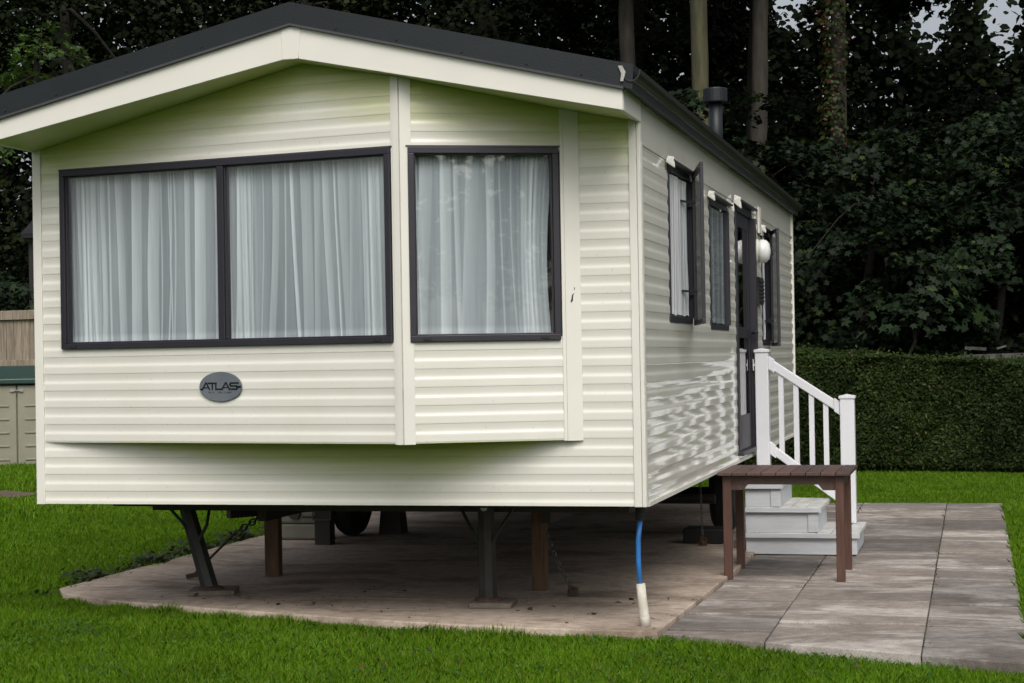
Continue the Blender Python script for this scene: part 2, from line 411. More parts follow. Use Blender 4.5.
# soffit, fascia, roof
mb=MB()
for sx in (-1,1):
    mb.prism([(0,-OVH+.012,ZS),(sx*W,-OVH+.012,ZS-SL*W),(sx*W,-OVH+.012,ZS-SL*W+.008),(0,-OVH+.012,ZS+.008)],(0,OVH+.02,0))
build('soffit',mb,M['cream_bounce'],van)
mb=MB()
for sx in (-1,1):
    xi=.014+.046*sx
    mb.prism([(xi,-OVH-.004,ZS-SL*.046),(sx*W,-OVH-.004,ZS-SL*W-.001),(sx*W,-OVH-.004,2.876),(xi,-OVH-.004,3.316-.24*.046)],(0,.015,0))
# return boards along the sides of the front overhang
    mb.prism([(sx*(W-.02),-OVH+.011,2.762),(sx*(W-.02),0,2.762),(sx*(W-.02),0,2.885),(sx*(W-.02),-OVH+.011,2.885)],(sx*.022,0,0))
build('fascia',mb,M['trim'],van,bevel=.002)
mb=MB(); mb.prism([(-.034,-OVH-.008,ZS-.01),(.058,-OVH-.008,ZS-.01),(.078,-OVH-.008,3.305),(-.038,-OVH-.008,3.305)],(0,.018,0))
build('fascia_joint',mb,M['trim'],van,bevel=.002)
# roof: dark sheet with a deep front edge
mb=MB()
yf=-OVH-.022; yb=LEN+.03
for sx in (-1,1):
    mb.prism([(.018,yf,3.316),(sx*1.885,yf,3.316-.24*1.885),(sx*1.894,yf,2.990),(.018,yf,3.436)],(0,yb-yf,0))
roof=build('roof',mb,M['roof'],van)
mb=MB()
for sx in (-1,1):
    mb.prism([(.018,yf-.006,3.308),(sx*1.84,yf-.006,3.308-.24*1.84),(sx*1.84,yf-.006,3.320-.24*1.84),(.018,yf-.006,3.320)],(0,.04,0))
build('drip_edge',mb,M['lip'],roof)
for x in (-1.7,-1.38,-.95,-.5,.28,.62,.98,1.33,1.62):
  mb=MB(); mb.lathe([(.006,-.004),(.006,.004)],(x,yf-.002,3.345-.24*abs(x)),'y',8); build('screw',mb,M['gasket'],roof)
# flue
fl=build('flue',MB().lathe([(.052,2.9),(.052,3.44)],(1.685,4.0,0),'z',20),M['roof'],roof,smooth=True)
build('flue_cap',MB().lathe([(.04,3.41),(.088,3.412),(.092,3.42),(.092,3.512),(.088,3.52),(.03,3.528)],(1.685,4.0,0),'z',24),M['roof'],fl,smooth=False)
# gutter on the side we see (and the other one)
def gut(x,sg,name):
    prof=[]
    for k in range(9):
        a=PI+PI*k/8; prof.append((math.cos(a)*.05,math.sin(a)*.062))
    outer=prof; inner=[(px*.88,pz*.88) for px,pz in reversed(prof)]
    poly=[(x+px,-OVH-.03,2.962+pz) for px,pz in outer+inner]
    g=build('gutter',MB().prism(poly,(0,LEN+OVH+.05,0)),M['gutter'],van)
    m2=MB(); m2.prism([(x-.055,-OVH-.034,2.905),(x-.040,-OVH-.036,2.905),(x-.028,-OVH-.036,2.95),(x-.045,-OVH-.036,2.985),(x-.066,-OVH-.034,2.985),(x-.05,-OVH-.034,2.945)],(0,.02,0))
    build('gutter_end',m2,M['gutter_end'],g)
gut(W+.052,1,'right'); gut(-W-.052,-1,'left')

# side wall facing us on the right, with its openings
ops=[(.88,1.74,1.69,2.632),(2.555,3.46,1.665,2.572),(3.90,4.84,.755,2.637),(5.62,6.22,1.565,2.548)]
def sidewall(F, ops, mat, ztop=2.647, zs=ZB-.024):
    mb=MB(); s=.045
    for (a,b,z0,z1) in ops:
        siding(mb,F,s,a,ZB,ztop,zs); siding(mb,F,a,b,ZB,z0,zs)
        if z1<ztop-.01: siding(mb,F,a,b,z1,ztop,zs)
        s=b
    siding(mb,F,s,LEN-.03,ZB,ztop,zs)
    return build('side_wall',mb,mat,van,recalc=False)
sidewall(FS,ops,M['cream_side'])
sidewall(FLS,[],M['cream_side'])
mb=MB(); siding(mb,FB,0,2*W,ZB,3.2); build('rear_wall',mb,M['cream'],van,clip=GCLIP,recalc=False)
mb=MB(); FS.box(mb,.002,LEN,-.01,.006,2.649,2.90); build('upper_panel',mb,M['cream_side'],van)
mb=MB(); FLS.box(mb,.0,LEN,-.01,.006,2.649,2.90); build('upper_panel',mb,M['cream_side'],van)
mb=MB(); FS.box(mb,.046,LEN,.0,.013,2.640,2.649); build('trim_rail',mb,M['gutter_end'],van)
mb=MB(); FS.box(mb,.047,LEN,-.01,.016,ZB-.006,ZB+.018); build('bottom_rail',mb,M['trim'],van)
mb=MB(); FS.box(mb,LEN-.03,LEN+.014,-.02,.017,ZB-.004,2.88); build('corner_trim',mb,M['trim'],van)
# floor, inside lining
build('floor',MB().box(-W+.36,W-.20,.25,LEN-.2,.645,.678),M['chassis'],van)
mb=MB(); mb.box(-W+.05,W-.06,1.2,1.23,.68,2.72); mb.box(-W+.05,W-.06,.05,1.2,.68,.70)
build('inner_partition',mb,M['inside'],van)

# windows of the bay
def bay_window(F, x0, x1, mullions, label=None):
    w=.034; s0,s1=F.sx(x0),F.sx(x1); mb=MB()
    d0,d1=-.03,.030
    F.box(mb,s0,s1,d0,d1,ZWT-w,ZWT); F.box(mb,s0,s1,d0,d1,ZWB,ZWB+w)
    F.box(mb,s0,s0+w,d0,d1,ZWB+w,ZWT-w); F.box(mb,s1-w,s1,d0,d1,ZWB+w,ZWT-w)
    edges=[s0+w]
    for xm in mullions:
        sm=F.sx(xm); F.box(mb,sm-.021,sm+.021,d0,d1-.003,ZWB+w,ZWT-w); edges+=[sm-.021,sm+.021]
    edges.append(s1-w)
    # inner bead of the frame
    for a,b in zip(edges[::2],edges[1::2]):
        q=.008
        F.box(mb,a,b,d0,d1-.014,ZWT-w-q,ZWT-w); F.box(mb,a,b,d0,d1-.014,ZWB+w,ZWB+w+q)
        F.box(mb,a,a+q,d0,d1-.014,ZWB+w+q,ZWT-w-q); F.box(mb,b-q,b,d0,d1-.014,ZWB+w+q,ZWT-w-q)
    fr=build('window_frame',mb,M['frame'],van,bevel=.003)
    for a,b in zip(edges[::2],edges[1::2]):
        g=MB(); P=F.p; g.add([P(a+.008,.004,ZWB+w+.005),P(b-.008,.004,ZWB+w+.005),P(b-.008,.004,ZWT-w-.005),P(a+.008,.004,ZWT-w-.005)],[(0,1,2,3)])
        build('pane',g,M['glass'],fr,recalc=False)
    # drain covers on the bottom rail
    for q in (s0+.09,s1-.09):
        m2=MB(); F.box(m2,q-.022,q+.022,d1-.001,d1+.006,ZWB+.010,ZWB+.024); build('drain_cover',m2,M['gasket'],fr)
    # drip strip above
    m3=MB(); F.box(m3,s0-.01,s1+.01,.0,.022,ZWT+.002,ZWT+.010); build('drip_strip',m3,M['lip'],fr)
    return edges
e1=bay_window(FL,-1.630,.536,[-.530]); e2=bay_window(FR,.622,1.374,[])

def curtain(F, a, b, z0, z1, seed, label, d=-.045, mat='net', bunch=(), sweep=None, amp=.0065, sheer=.30):
    r=random.Random(seed); n=int((b-a)/.0032); m=36
    folds=[]; p=a-.02
    while p<b+.03:
        wd=r.choice((.006,.010,.018,.03,.045,.06))*r.uniform(.8,1.25)
        folds.append((p,wd,r.uniform(.55,1.0),r.uniform(-.035,.035),r.uniform(-.008,.008),r.uniform(2,5),r.uniform(0,6)))
        p+=wd+r.uniform(.006,.075)
    vs=[]; fs=[]; den=[]
    for j in range(m+1):
        v=j/m; z=z0+(z1-z0)*v
        for i in range(n+1):
            s=a+(b-a)*i/n; w=0; D=sheer+.07*math.sin(s*11+seed)+.05*math.sin(s*29+seed*2)
            for c,wd,A,sh,cv,k,ph in folds:
                u=s-c-sh*(1-v)**1.4-cv*math.sin(k*v+ph)
                if -.004<u<wd+.004:
                    e=min(1,min(u+.004,wd+.004-u)/.004)
                    q=u/wd
                    D=max(D,(sheer+(A-sheer)*(1-.62*q))*e+D*(1-e)); w+=A*(1-q)*e
            for c,wd in bunch:
                u=(s-c)/wd
                if abs(u)<1.3:
                    g=math.exp(-u*u*1.6); D=max(D,g*(.80+.2*math.sin(s*230+3*v))); w+=.8*g*math.sin(s*170+2*v)
            if v>.93:
                hf=(v-.93)/.07; D=min(1,D+.22*hf*(.5+.5*math.sin(s*310+seed))); w+=.5*hf*math.sin(s*310+seed)
            if v<.03: D=min(1,D+.2)
            q=sweep(s,v) if sweep else s
            vs.append(F.p(q,d+amp*w+.004*math.sin(s*17+seed),z+(.004*math.sin(s*37+seed) if j==0 else 0))); den.append(max(0,min(1,D)))
    for j in range(m):
        for i in range(n):
            k=j*(n+1)+i; fs.append((k,k+1,k+n+2,k+n+1))
    o=build('net_curtain',MB().add(vs,fs),M[mat],None,loc=F.p((a+b)/2,d,z0),smooth=True,recalc=False)
    at=o.data.attributes.new('weave','FLOAT','POINT'); at.data.foreach_set('value',den)
    return tag(o,label,'curtain','curtains hanging inside the caravan windows')
zc0=ZWB+.036; zc1=ZWT-.036
curtain(FL,e1[0]-.02,e1[1]+.02,zc0,zc1,3,'white net curtain behind the left pane of the wide front window',bunch=((e1[0]+.12,.12),))
curtain(FL,e1[2]-.02,e1[3]+.02,zc0,zc1,11,'white net curtain behind the pane above right of the oval badge',bunch=((e1[3]-.10,.10),(e1[2]+.1,.07)))
curtain(FR,e2[0]-.02,e2[1]+.018,zc0,zc1,23,'white net curtain behind the narrower front window on the right',bunch=((e2[1]-.1,.1),),sweep=lambda s,v: s-.04*max(0,(s-(e2[1]-.25))/.25)*math.sin(PI*min(1,max(0,(1-v)))*.8))

# the oval badge
bd=Vector((FL.sx(-.548),0,1.362))
m2=MB(); pts=[]
for k in range(48):
    a=2*PI*k/48; pts.append(FL.p(bd.x+.142*math.cos(a),.013,bd.z+.0845*math.sin(a)))
m2.prism(pts,FL.n*.008); bad=build('badge',m2,M['badge'],van,bevel=.003)
m2=MB()
def stroke(pl,w=.0086,z0=.0):
    for (xa,za),(xb,zb) in zip(pl,pl[1:]):
        a=FL.p(bd.x+xa,.0222,bd.z+za); b=FL.p(bd.x+xb,.0222,bd.z+zb); t=(b-a).normalized()*w*.45
        m2.bar(a-t,b+t,.0022,w,up=t.cross(FL.n))
zt,zl=.020,-.014
stroke([(-.131,zl),(-.118,zl),(-.097,zt),(-.092,zt),(-.072,zl)]); stroke([(-.112,-.005),(-.081,-.005)],.005)
stroke([(-.079,zt),(-.027,zt)]); stroke([(-.053,zt),(-.053,zl)])
stroke([(-.030,zt),(-.030,zl),(.012,zl),(.034,zt),(.040,zt),(.060,zl)]); stroke([(.022,-.005),(.050,-.005)],.005)
stroke([(.118,zt),(.070,zt),(.064,.012),(.070,.004),(.108,.003),(.114,-.005),(.108,zl),(.066,zl)])
stroke([(.112,zl+.012),(.131,zl+.012)],.012)
x=-.078; rr=random.Random(5)
while x<.075:
    h=.008; k=rr.choice('IIHLE ')
    if k!=' ':
        q=lambda s,d,z: FL.p(bd.x+s,d,bd.z+z)
        FL.box(m2,bd.x+x,bd.x+x+.0022,.021,.0224,bd.z-.036,bd.z-.028)
        if k in 'HL': FL.box(m2,bd.x+x+.0023,bd.x+x+.006,.021,.0224,bd.z-.036,bd.z-.0342)
        if k in 'HE': FL.box(m2,bd.x+x+.0023,bd.x+x+.006,.021,.0224,bd.z-.030,bd.z-.028)
    x+=.0088
build('lettering',m2,M['black'],bad)
# chipped paint beside the right hand window
m2=MB(); q=FR.sx(1.435)
m2.prism([FR.p(q-.012,.0187,1.79),FR.p(q+.002,.0187,1.80),FR.p(q+.004,.0187,1.83),FR.p(q+.011,.0187,1.845),FR.p(q-.002,.0187,1.835),FR.p(q-.006,.0187,1.815)],FR.n*.0006)
m2.prism([FR.p(q+.010,.0187,1.86),FR.p(q+.014,.0187,1.86),FR.p(q+.014,.0187,1.875),FR.p(q+.010,.0187,1.875)],FR.n*.0006)
build('paint_chip',m2,M['black'],van)

# side windows
def side_frame(y0,y1,z0,z1,w=.038,d1=.014,name='window_frame'):
    mb=MB(); F=FS
    F.box(mb,y0,y1,-.05,d1,z1-w,z1); F.box(mb,y0,y1,-.05,d1,z0,z0+w)
    F.box(mb,y0,y0+w,-.05,d1,z0+w,z1-w); F.box(mb,y1-w,y1,-.05,d1+.014,z0+w,z1-w)
    f=build(name,mb,M['frame'],van,bevel=.003)
    # hood over the window with its pale curled ends
    m2=MB(); F.box(m2,y0-.03,y1+.03,.002,.055,z1+.004,z1+.016); build('drip_hood',m2,M['frame'],f)
    for yy in (y0-.05,y1+.05):
        m3=MB(); m3.prism([F.p(yy-.05,.016,z1-.005),F.p(yy+.01,.016,z1+.03),F.p(yy+.03,.05,z1+.022),F.p(yy+.02,.056,z1-.035)],(0.003,0,.008)); build('hood_end',m3,M['trim'],f)
    return f
def backing(y0,y1,z0,z1,name='dark_lining'):
    mb=MB(); FS.box(mb,y0,y1,-.30,-.29,z0,z1); return build(name,mb,M['inside'],van)
def sash(hy,w,ang,z0,z1):
    h=Vector((W+.02,hy,0)); dr=Vector((math.sin(ang),-math.cos(ang),0)); F=Facet(h,h+dr*w)
    mb=MB(); f=.030; d0,d1=-.011,.011
    F.box(mb,0,w,d0,d1,z1-f,z1); F.box(mb,0,w,d0,d1,z0,z0+f); F.box(mb,0,f,d0,d1,z0+f,z1-f); F.box(mb,w-f,w,d0,d1,z0+f,z1-f)
    o=build('open_sash',mb,M['frame'],van,bevel=.003)
    g=MB(); g.add([F.p(f-.004,0,z0+f-.004),F.p(w-f+.004,0,z0+f-.004),F.p(w-f+.004,0,z1-f+.004),F.p(f-.004,0,z1-f+.004)],[(0,1,2,3)])
    build('pane',g,M['glass'],o,recalc=False)
    for zz in (z0+.2*(z1-z0)+.02,z0+.80*(z1-z0)):
        m2=MB(); m2.bar(F.p(.10,.0,zz),Vector((W-.02,hy-.30,zz)),.016,.012); m2.bar(F.p(.03,.025,zz-.02),F.p(.03,.025,zz+.03),.03,.03)
        build('window_stay',m2,M['gasket'],o)
a=ops[0]; f1=side_frame(*a); sash(a[1]-.02,.74,math.radians(12.5),a[2]-.01,a[3]+.012)
a=ops[1]; f2=side_frame(*a)
g=MB(); g.add([FS.p(a[0]+.03,.004,a[2]+.03),FS.p(a[1]-.03,.004,a[2]+.03),FS.p(a[1]-.03,.004,a[3]-.03),FS.p(a[0]+.03,.004,a[3]-.03)],[(0,1,2,3)]); build('pane',g,M['glass'],f2,recalc=False)
a=ops[3]; f3=side_frame(*a); sash(a[1]-.06,.50,math.radians(13),a[2]-.01,a[3]+.012)
for a in (ops[0],ops[1],ops[3]): backing(a[0],a[1],a[2],a[3])
a=ops[0]
def sw(s,v): return s-.28*(1-v)*max(0,(s-a[0])/(a[1]-a[0]))*0
curtain(FS,a[0]+.03,a[1]-.10,a[2]+.05,a[3]-.05,31,'white curtain hanging in the open side window nearest the front corner',d=-.004,mat='cloth',amp=.006)
a=ops[1]; curtain(FS,a[0]+.03,a[1]-.03,a[2]+.05,a[3]-.05,37,'grey looking net curtain behind the closed side window next to the door',d=-.016,amp=.004)
a=ops[3]; curtain(FS,a[0]+.03,a[1]-.25,a[2]+.05,a[3]-.05,41,'strip of white curtain in the farthest side window beyond the lamp',d=-.004,mat='cloth',amp=.005)

# door
y0,y1,z0,z1=ops[2]
mb=MB(); F=FS; w=.075
F.box(mb,y0,y1,-.05,.030,z1-.06,z1); F.box(mb,y0,y0+w,-.05,.022,z0,z1-.06); F.box(mb,y1-w,y1,-.05,.062,z0,z1-.06); F.box(mb,y0,y1,-.05,.05,z0-.03,z0)
df=build('door_frame',mb,M['frame'],van,bevel=.004)
mb=MB(); ya,yb_=y0+w+.003,y1-w-.003; q=.085
F.box(mb,ya,ya+q,-.02,.012,z0+.003,z1-.063); F.box(mb,yb_-q,yb_,-.02,.012,z0+.003,z1-.063); F.box(mb,ya+q,yb_-q,-.02,.012,z0+.003,z0+.27); F.box(mb,ya+q,yb_-q,-.02,.012,z1-.17,z1-.063); F.box(mb,ya+q,yb_-q,-.02,.012,1.62,1.70)
dr=build('door',mb,M['frame'],van,bevel=.004)
for (za,zb_) in ((z0+.27,1.62),(1.70,z1-.17)):
    g=MB(); g.add([F.p(ya+q,.009,za),F.p(yb_-q,.009,za),F.p(yb_-q,.009,zb_),F.p(ya+q,.009,zb_)],[(0,1,2,3)]); build('pane',g,M['glass_dark'],dr,recalc=False)
m2=MB(); m2.tube([F.p(yb_-.05,.025,1.66),F.p(yb_-.05,.075,1.66)],.011,8); m2.tube([F.p(yb_-.05,.072,1.66),F.p(yb_-.17,.072,1.665)],.010,8); build('handle',m2,M['black'],dr,smooth=True)
mb=MB(); FS.box(mb,y0+.05,y1-.05,-.40,-.39,z0,z1); build('dark_lining',mb,M['gasket'],van)
mb=MB(); F.box(mb,y0-.03,y1+.03,.002,.075,z1+.004,z1+.018); build('drip_hood',mb,M['frame'],df)
mb=MB(); mb.prism([F.p(y0-.10,.016,z1-.005),F.p(y0-.04,.016,z1+.05),F.p(y0-.02,.06,z1+.03),F.p(y0-.03,.066,z1-.05)],(0.003,0,.008)); build('hood_end',mb,M['trim'],df)

# round wall lamp, vent plate, pale bracket
mb=MB(); mb.lathe([(.03,0),(.092,.003),(.100,.02),(.098,.052)],(W-.003,4.985,2.325),'x',24); lamp=build('wall_lamp',mb,M['trim'],van,smooth=True)
mb=MB(); mb.lathe([(.075,.054),(.094,.064),(.098,.085),(.090,.115),(.066,.138),(.02,.148)],(W-.003,4.985,2.325),'x',24); build('lamp_globe',mb,M['globe'],lamp,smooth=True)
mb=MB(); mb.tube([(W+.004,5.02,2.23),(W+.008,5.00,2.15),(W+.006,4.98,2.10)],.008,6); build('cable',mb,M['trim'],lamp,smooth=True)
mb=MB(); FS.box(mb,5.14,5.50,.01,.04,1.905,2.125)
for k in range(6): FS.box(mb,5.16,5.48,.041,.048,1.925+k*.032,1.943+k*.032)
build('vent_plate',mb,M['gasket'],van)
mb=MB(); FS.box(mb,5.36,5.50,.012,.03,2.50,2.72); FS.box(mb,5.50,5.66,.012,.03,2.49,2.56); build('bracket',mb,M['trim'],van,bevel=.004)

# chassis, axle, wheels, drawbar, corner legs
mb=MB()
for x in (-.95,.95): mb.box(x-.03,x+.03,1.3,LEN-.2,.46,.643)
for y in (.97,2.2,3.6,5.3,6.8,8.0): mb.box(-1.55,1.55,y-.03,y+.03,.56,.643)
build('chassis',mb,M['chassis'],van)
mb=MB(); mb.bar((-1.58,2.2,.425),(-.75,3.3,.43),.06,.065); mb.bar((-1.555,2.205,.463),(-1.555,2.205,.643),.05,.05); mb.bar((-.8,3.24,.47),(-.8,3.24,.643),.05,.05)
build('drawbar',mb,M['chassis'],van)
mb=MB(); mb.tube([(-1.62,4.9,.32),(1.5,4.9,.32)],.04,10); mb.tube([(-1.62,5.68,.32),(1.5,5.68,.32)],.04,10); ax=build('axle',mb,M['chassis'],van)
for x in (-1.62,1.5):
    for y in ((4.9,) if x<0 else (5.5,)):
        mb=MB(); s=.1
        mb.lathe([(.20,-s+.02),(.27,-s),(.31,-s+.02),(.335,-s+.06),(.335,s-.06),(.31,s-.02),(.27,s),(.20,s-.02)],(x,y,.335),'x',32)
        wh=build('wheel',mb,M['tyre'],van,smooth=False)
        mb=MB(); mb.lathe([(.05,-s-.002),(.19,-s+.012),(.20,-s+.03),(.20,s-.03),(.19,s-.012),(.05,s+.002)],(x,y,.335),'x',24); build('rim',mb,M['chassis'],wh)
mb=MB(); mb.hexa([(-1.42,5.0,.0),(-1.22,5.0,.0),(-1.22,5.2,.0),(-1.42,5.2,.0),(-1.38,5.04,.56),(-1.26,5.04,.56),(-1.26,5.16,.56),(-1.38,5.16,.56)]); build('axle_stand',mb,M['chassis'],van)
def corner_leg(top, bot, padc):
    mb=MB(); t=Vector(top); b=Vector(bot); 
    mb.tube([t,t.lerp(b,.1),t.lerp(b,.5),b],[.050,.052,.055,.058],8)
    lg=build('leg',mb,M['leg'],van)
    j=t.lerp(b,.52)+Vector((0,-.03,0))
    for sx in (-1,1):
        m2=MB(); m2.tube([j,j+Vector((sx*.08,0,.14)),(t.x+sx*.17,t.y+.03,.60)],.011,6); build('brace',m2,M['leg'],lg)
    m2=MB(); m2.lathe([(.022,-.02),(.022,.0)],(t.x,t.y-.03,.60),'y',10); build('bolt',m2,M['steel'],lg)
    m2=MB(); m2.lathe([(.085,-.002),(.08,.012),(.06,.02)],(b.x,b.y,b.z),'z',12); build('foot',m2,M['rust'],lg)
corner_leg((.69,.84,.61),(.69,.86,.037),None)
corner_leg((-1.44,1.18,.61),(-1.25,1.14,.037),None)
def pad(c, sx, sy, h, ang, label):
    mb=MB(); ca,sa=math.cos(ang),math.sin(ang)
    q=lambda a,b,z:(c[0]+a*ca-b*sa,c[1]+a*sa+b*ca,z)
    mb.hexa([q(-sx,-sy,.0),q(sx,-sy,.0),q(sx,sy,.0),q(-sx,sy,.0),q(-sx,-sy,h),q(sx,-sy,h),q(sx,sy,h),q(-sx,sy,h)])
    o=build('concrete_pad',mb,M['pad'],None,loc=(c[0],c[1],0),bevel=.008); tag(o,label,'paving pad','pads under the caravan legs')
pad((.72,.86),.13,.13,.035,.1,'small square concrete pad under the middle dark leg of the caravan')
pad((-1.24,1.17),.15,.13,.035,.28,'square concrete pad under the tilted dark leg at left')

# water pipe under the corner
pipe=thing('water_pipe','blue water pipe with white lagged foot rising from slab to front right corner','pipe',(1.76,.2,0))
build('blue_pipe',MB().tube([(1.745,.2,.22),(1.738,.2,.35),(1.738,.2,.48),(1.752,.2,.585)],.014,12),M['blue'],pipe,smooth=True)
build('lagging',MB().tube([(1.770,.2,0.0),(1.766,.2,.05),(1.758,.2,.12),(1.748,.2,.236)],[.030,.029,.027,.025],14),M['lag'],pipe,smooth=True)
build('connector',MB().lathe([(.018,.585),(.026,.587),(.028,.62),(.024,.675)],(1.752,.2,0),'z',14),M['gasket'],pipe)

# timber props
def prop(x,y,w,h,label,ang=.1):
    mb=MB(); ca,sa=math.cos(ang),math.sin(ang)
    q=lambda a,b,z:(x+a*ca-b*sa,y+a*sa+b*ca,z)
    w/=2
    mb.hexa([q(-w,-w,0),q(w,-w,0),q(w,w,0),q(-w,w,0),q(-w,-w,h),q(w,-w,h),q(w,w,h),q(-w,w,h)])
    tag(build('timber_prop',mb,M['post'],None,loc=(x,y,0),bevel=.005),label,'post','timber props under the caravan')
prop(.83,1.62,.095,.605,'brown square timber prop standing on the slab right of the middle dark leg')
prop(-1.21,2.12,.10,.605,'brown square timber prop on the slab behind the tilted left leg')

# chains
def chain(a,b,label,nl,anchor=True,hang=.0):
    a=Vector(a); b=Vector(b)
    th=thing('tie_chain',label,'chain',tuple(b),'anchor chains under the caravan')
    mb=MB(); n=nl; t=(b-a)/n; tl=t.length; d=t.normalized()
    u=d.orthogonal().normalized(); v=d.cross(u)
    for i in range(n):
        c=a+t*(i+.5)+Vector((0,0,-hang*4*((i+.5)/n)*(1-(i+.5)/n)))
        x=u if i%2 else v; pts=[]
        for k in range(12):
            an=2*PI*k/12; pts.append(c+d*(math.cos(an)*tl*.66)+x*(math.sin(an)*tl*.34))
        mb.tube(pts,tl*.11,5,closed=True)
    build('chain',mb,M['chain'],th,smooth=True)
    if anchor:
        m2=MB(); m2.box(b.x-.03,b.x+.03,b.y-.02,b.y+.02,-.001,.05); m2.tube([(b.x,b.y-.03,.02),(b.x-.02,b.y-.02,.07),(b.x+.03,b.y+.01,.05)],.009,6)
        build('anchor',m2,M['rust'],th)
chain((.80,1.72,.50),(1.108,1.333,.03),'chain running down to a rusty ground anchor beside the right timber prop',18,hang=.03)
m2=(-1.66,1.95)
chain((-1.36,2.75,.60),(-1.47,2.1,.315),'chain slung low behind the tilted left leg',12,anchor=False,hang=.05)
chain((1.47,4.3,.52),(1.478,4.34,.02),'chain hanging straight down beside the brown table',20)
mb=MB(); mb.bar((-1.47,2.1,.315),(-1.70,1.86,.03),.014,.014); mb.bar((-1.745,1.85,.02),(-1.66,1.87,.035),.05,.03); mb.bar((-1.66,1.87,.03),(-1.61,1.93,.09),.02,.02)
tag(build('anchor_rod',mb,M['rust'],None,loc=(-1.70,1.86,0)),'thin rusty anchor rod lying against the slab left of the tilted leg','rod')

# plastic carrier under the caravan
car=thing('water_carrier','beige plastic water carrier lying on the slab below the caravan behind the left timber prop','container',(-1.93,4.55,0))
mb=MB(); mb.box(-2.18,-1.72,4.45,4.75,.004,.138); mb.box(-2.20,-1.70,4.44,4.76,.141,.40); cb=build('body',mb,M['beige'],car,bevel=.02)
build('cap',MB().lathe([(.05,-.03),(.052,.0),(.03,.006)],(-1.96,4.435,.225),'y',16),M['chassis'],car)
mb=MB(); mb.tube([(-1.88,4.43,.20),(-1.88,4.40,.20),(-1.78,4.40,.20),(-1.78,4.43,.20)],.01,6); build('handle',mb,M['chassis'],car)
crate=thing('wire_box','dark square box with pale edges under the caravan beside the beige carrier','box',(-1.60,4.1,0))
mb=MB(); mb.box(-1.66,-1.53,4.1,4.22,.0,.315); build('body',mb,M['chassis'],crate)
mb=MB()
for q in ((-1.675,-1.665),(-1.525,-1.515)): mb.box(q[0],q[1],4.085,4.097,.20,.345)
for q in ((.20,.21),(.335,.345)): mb.box(-1.664,-1.526,4.085,4.097,q[0],q[1])
build('rim',mb,M['lip'],crate)
# black box lying by the right wheel
mb=MB(); mb.box(1.30,1.62,4.92-.46,4.92-.2,.0,.12); 
tag(build('ramp_block',mb,M['gasket'],None,loc=(1.46,4.6,0),bevel=.015),'low black rubber block on the slab in front of the right wheel','block')

# ------------------------------------------------------------------ steps with white rail
ZP=-.03
st=thing('entrance_steps','three white wooden steps with a white plastic handrail below the caravan door','steps',(2.25,4.4,ZP))
ya,yb2=3.95,4.86; X0=1.862
for (xr,xn,zt_,zb_) in ((2.683,2.71,.145,ZP+.012),(2.40,2.43,.336,.1455),(2.125,2.147,.513,.3365)):
    th_=.036
    mb=MB(); mb.box(X0,xr,ya+.012,yb2-.012,zb_,zt_-th_); bo=build('step_box',mb,M['white_wood'],st,bevel=.003)
    mb=MB()
    mb.box(xr-.07,xr+.006,ya+.002,ya+.011,zb_+.004,zt_-th_-.003)
    build('corner_board',mb,M['white_wood'],bo,bevel=.002)
    mb=MB(); n=3 if zt_>.2 else 3; xx0=X0; n=8 if zt_<.2 else 5 if zt_<.4 else 3
    wd=(xn-xx0)/n
    for k in range(n): mb.box(xx0+k*wd+.002,xx0+(k+1)*wd-.002,ya-.012,yb2+.012,zt_-th_+.0015,zt_)
    tr_=build('tread',mb,M['white_tread'],st,bevel=.004)
    mb=MB(); mb.box(xx0,xn,ya-.020,ya-.0125,zt_-th_-.001,zt_-.002); build('edge_strip',mb,M['white_wood'],tr_,bevel=.002)
yr=4.78
def post(x0,x1,zb_,zt_):
    mb=MB(); mb.box(x0,x1,yr-.055,yr+.055,zb_,zt_-.03); p=build('rail_post',mb,M['white'],st,bevel=.006)
    c=MB(); c.box(x0-.008,x1+.008,yr-.063,yr+.063,zt_-.03,zt_-.008); xm=(x0+x1)/2
    c.add([(x0-.004,yr-.06,zt_-.008),(x1+.004,yr-.06,zt_-.008),(x1+.004,yr+.06,zt_-.008),(x0-.004,yr+.06,zt_-.008),(xm,yr,zt_+.006)],[(0,1,4),(1,2,4),(2,3,4),(3,0,4)])
    build('post_cap',c,M['white'],p,bevel=.003)
post(1.862,1.968,.515,1.534); post(2.524,2.637,.147,1.158)
def rail(x0,za,x1,zb_,h,w,name):
    mb=MB(); mb.prism([(x0,yr-w/2,za),(x1,yr-w/2,zb_),(x1,yr-w/2,zb_-h),(x0,yr-w/2,za-h)],(0,w,0)); r_=build(name,mb,M['white'],st,bevel=.006)
    sl=(zb_-za)/(x1-x0)
    for xa,xb_ in ((x0-.001,x0+.045),(x1-.045,x1+.001)):
        m2=MB(); f=lambda x: za+sl*(x-x0)
        m2.prism([(xa,yr-w/2-.008,f(xa)+.012),(xb_,yr-w/2-.008,f(xb_)+.012),(xb_,yr-w/2-.008,f(xb_)-h-.012),(xa,yr-w/2-.008,f(xa)-h-.012)],(0,w+.016,0)); build('rail_bracket',m2,M['white'],r_,bevel=.004)
    return lambda x: za+sl*(x-x0)
ft=rail(1.969,1.462,2.523,1.092,.082,.06,'handrail'); fb=rail(1.969,.782,2.523,.366,.080,.05,'bottom_rail')
for xc in (2.062,2.180,2.300,2.412):
    mb=MB(); mb.prism([(xc-.020,yr-.018,fb(xc-.02)-.01),(xc+.020,yr-.018,fb(xc+.02)-.01),(xc+.020,yr-.018,ft(xc+.02)-.07),(xc-.020,yr-.018,ft(xc-.02)-.07)],(0,.036,0)); build('baluster',mb,M['white'],st)
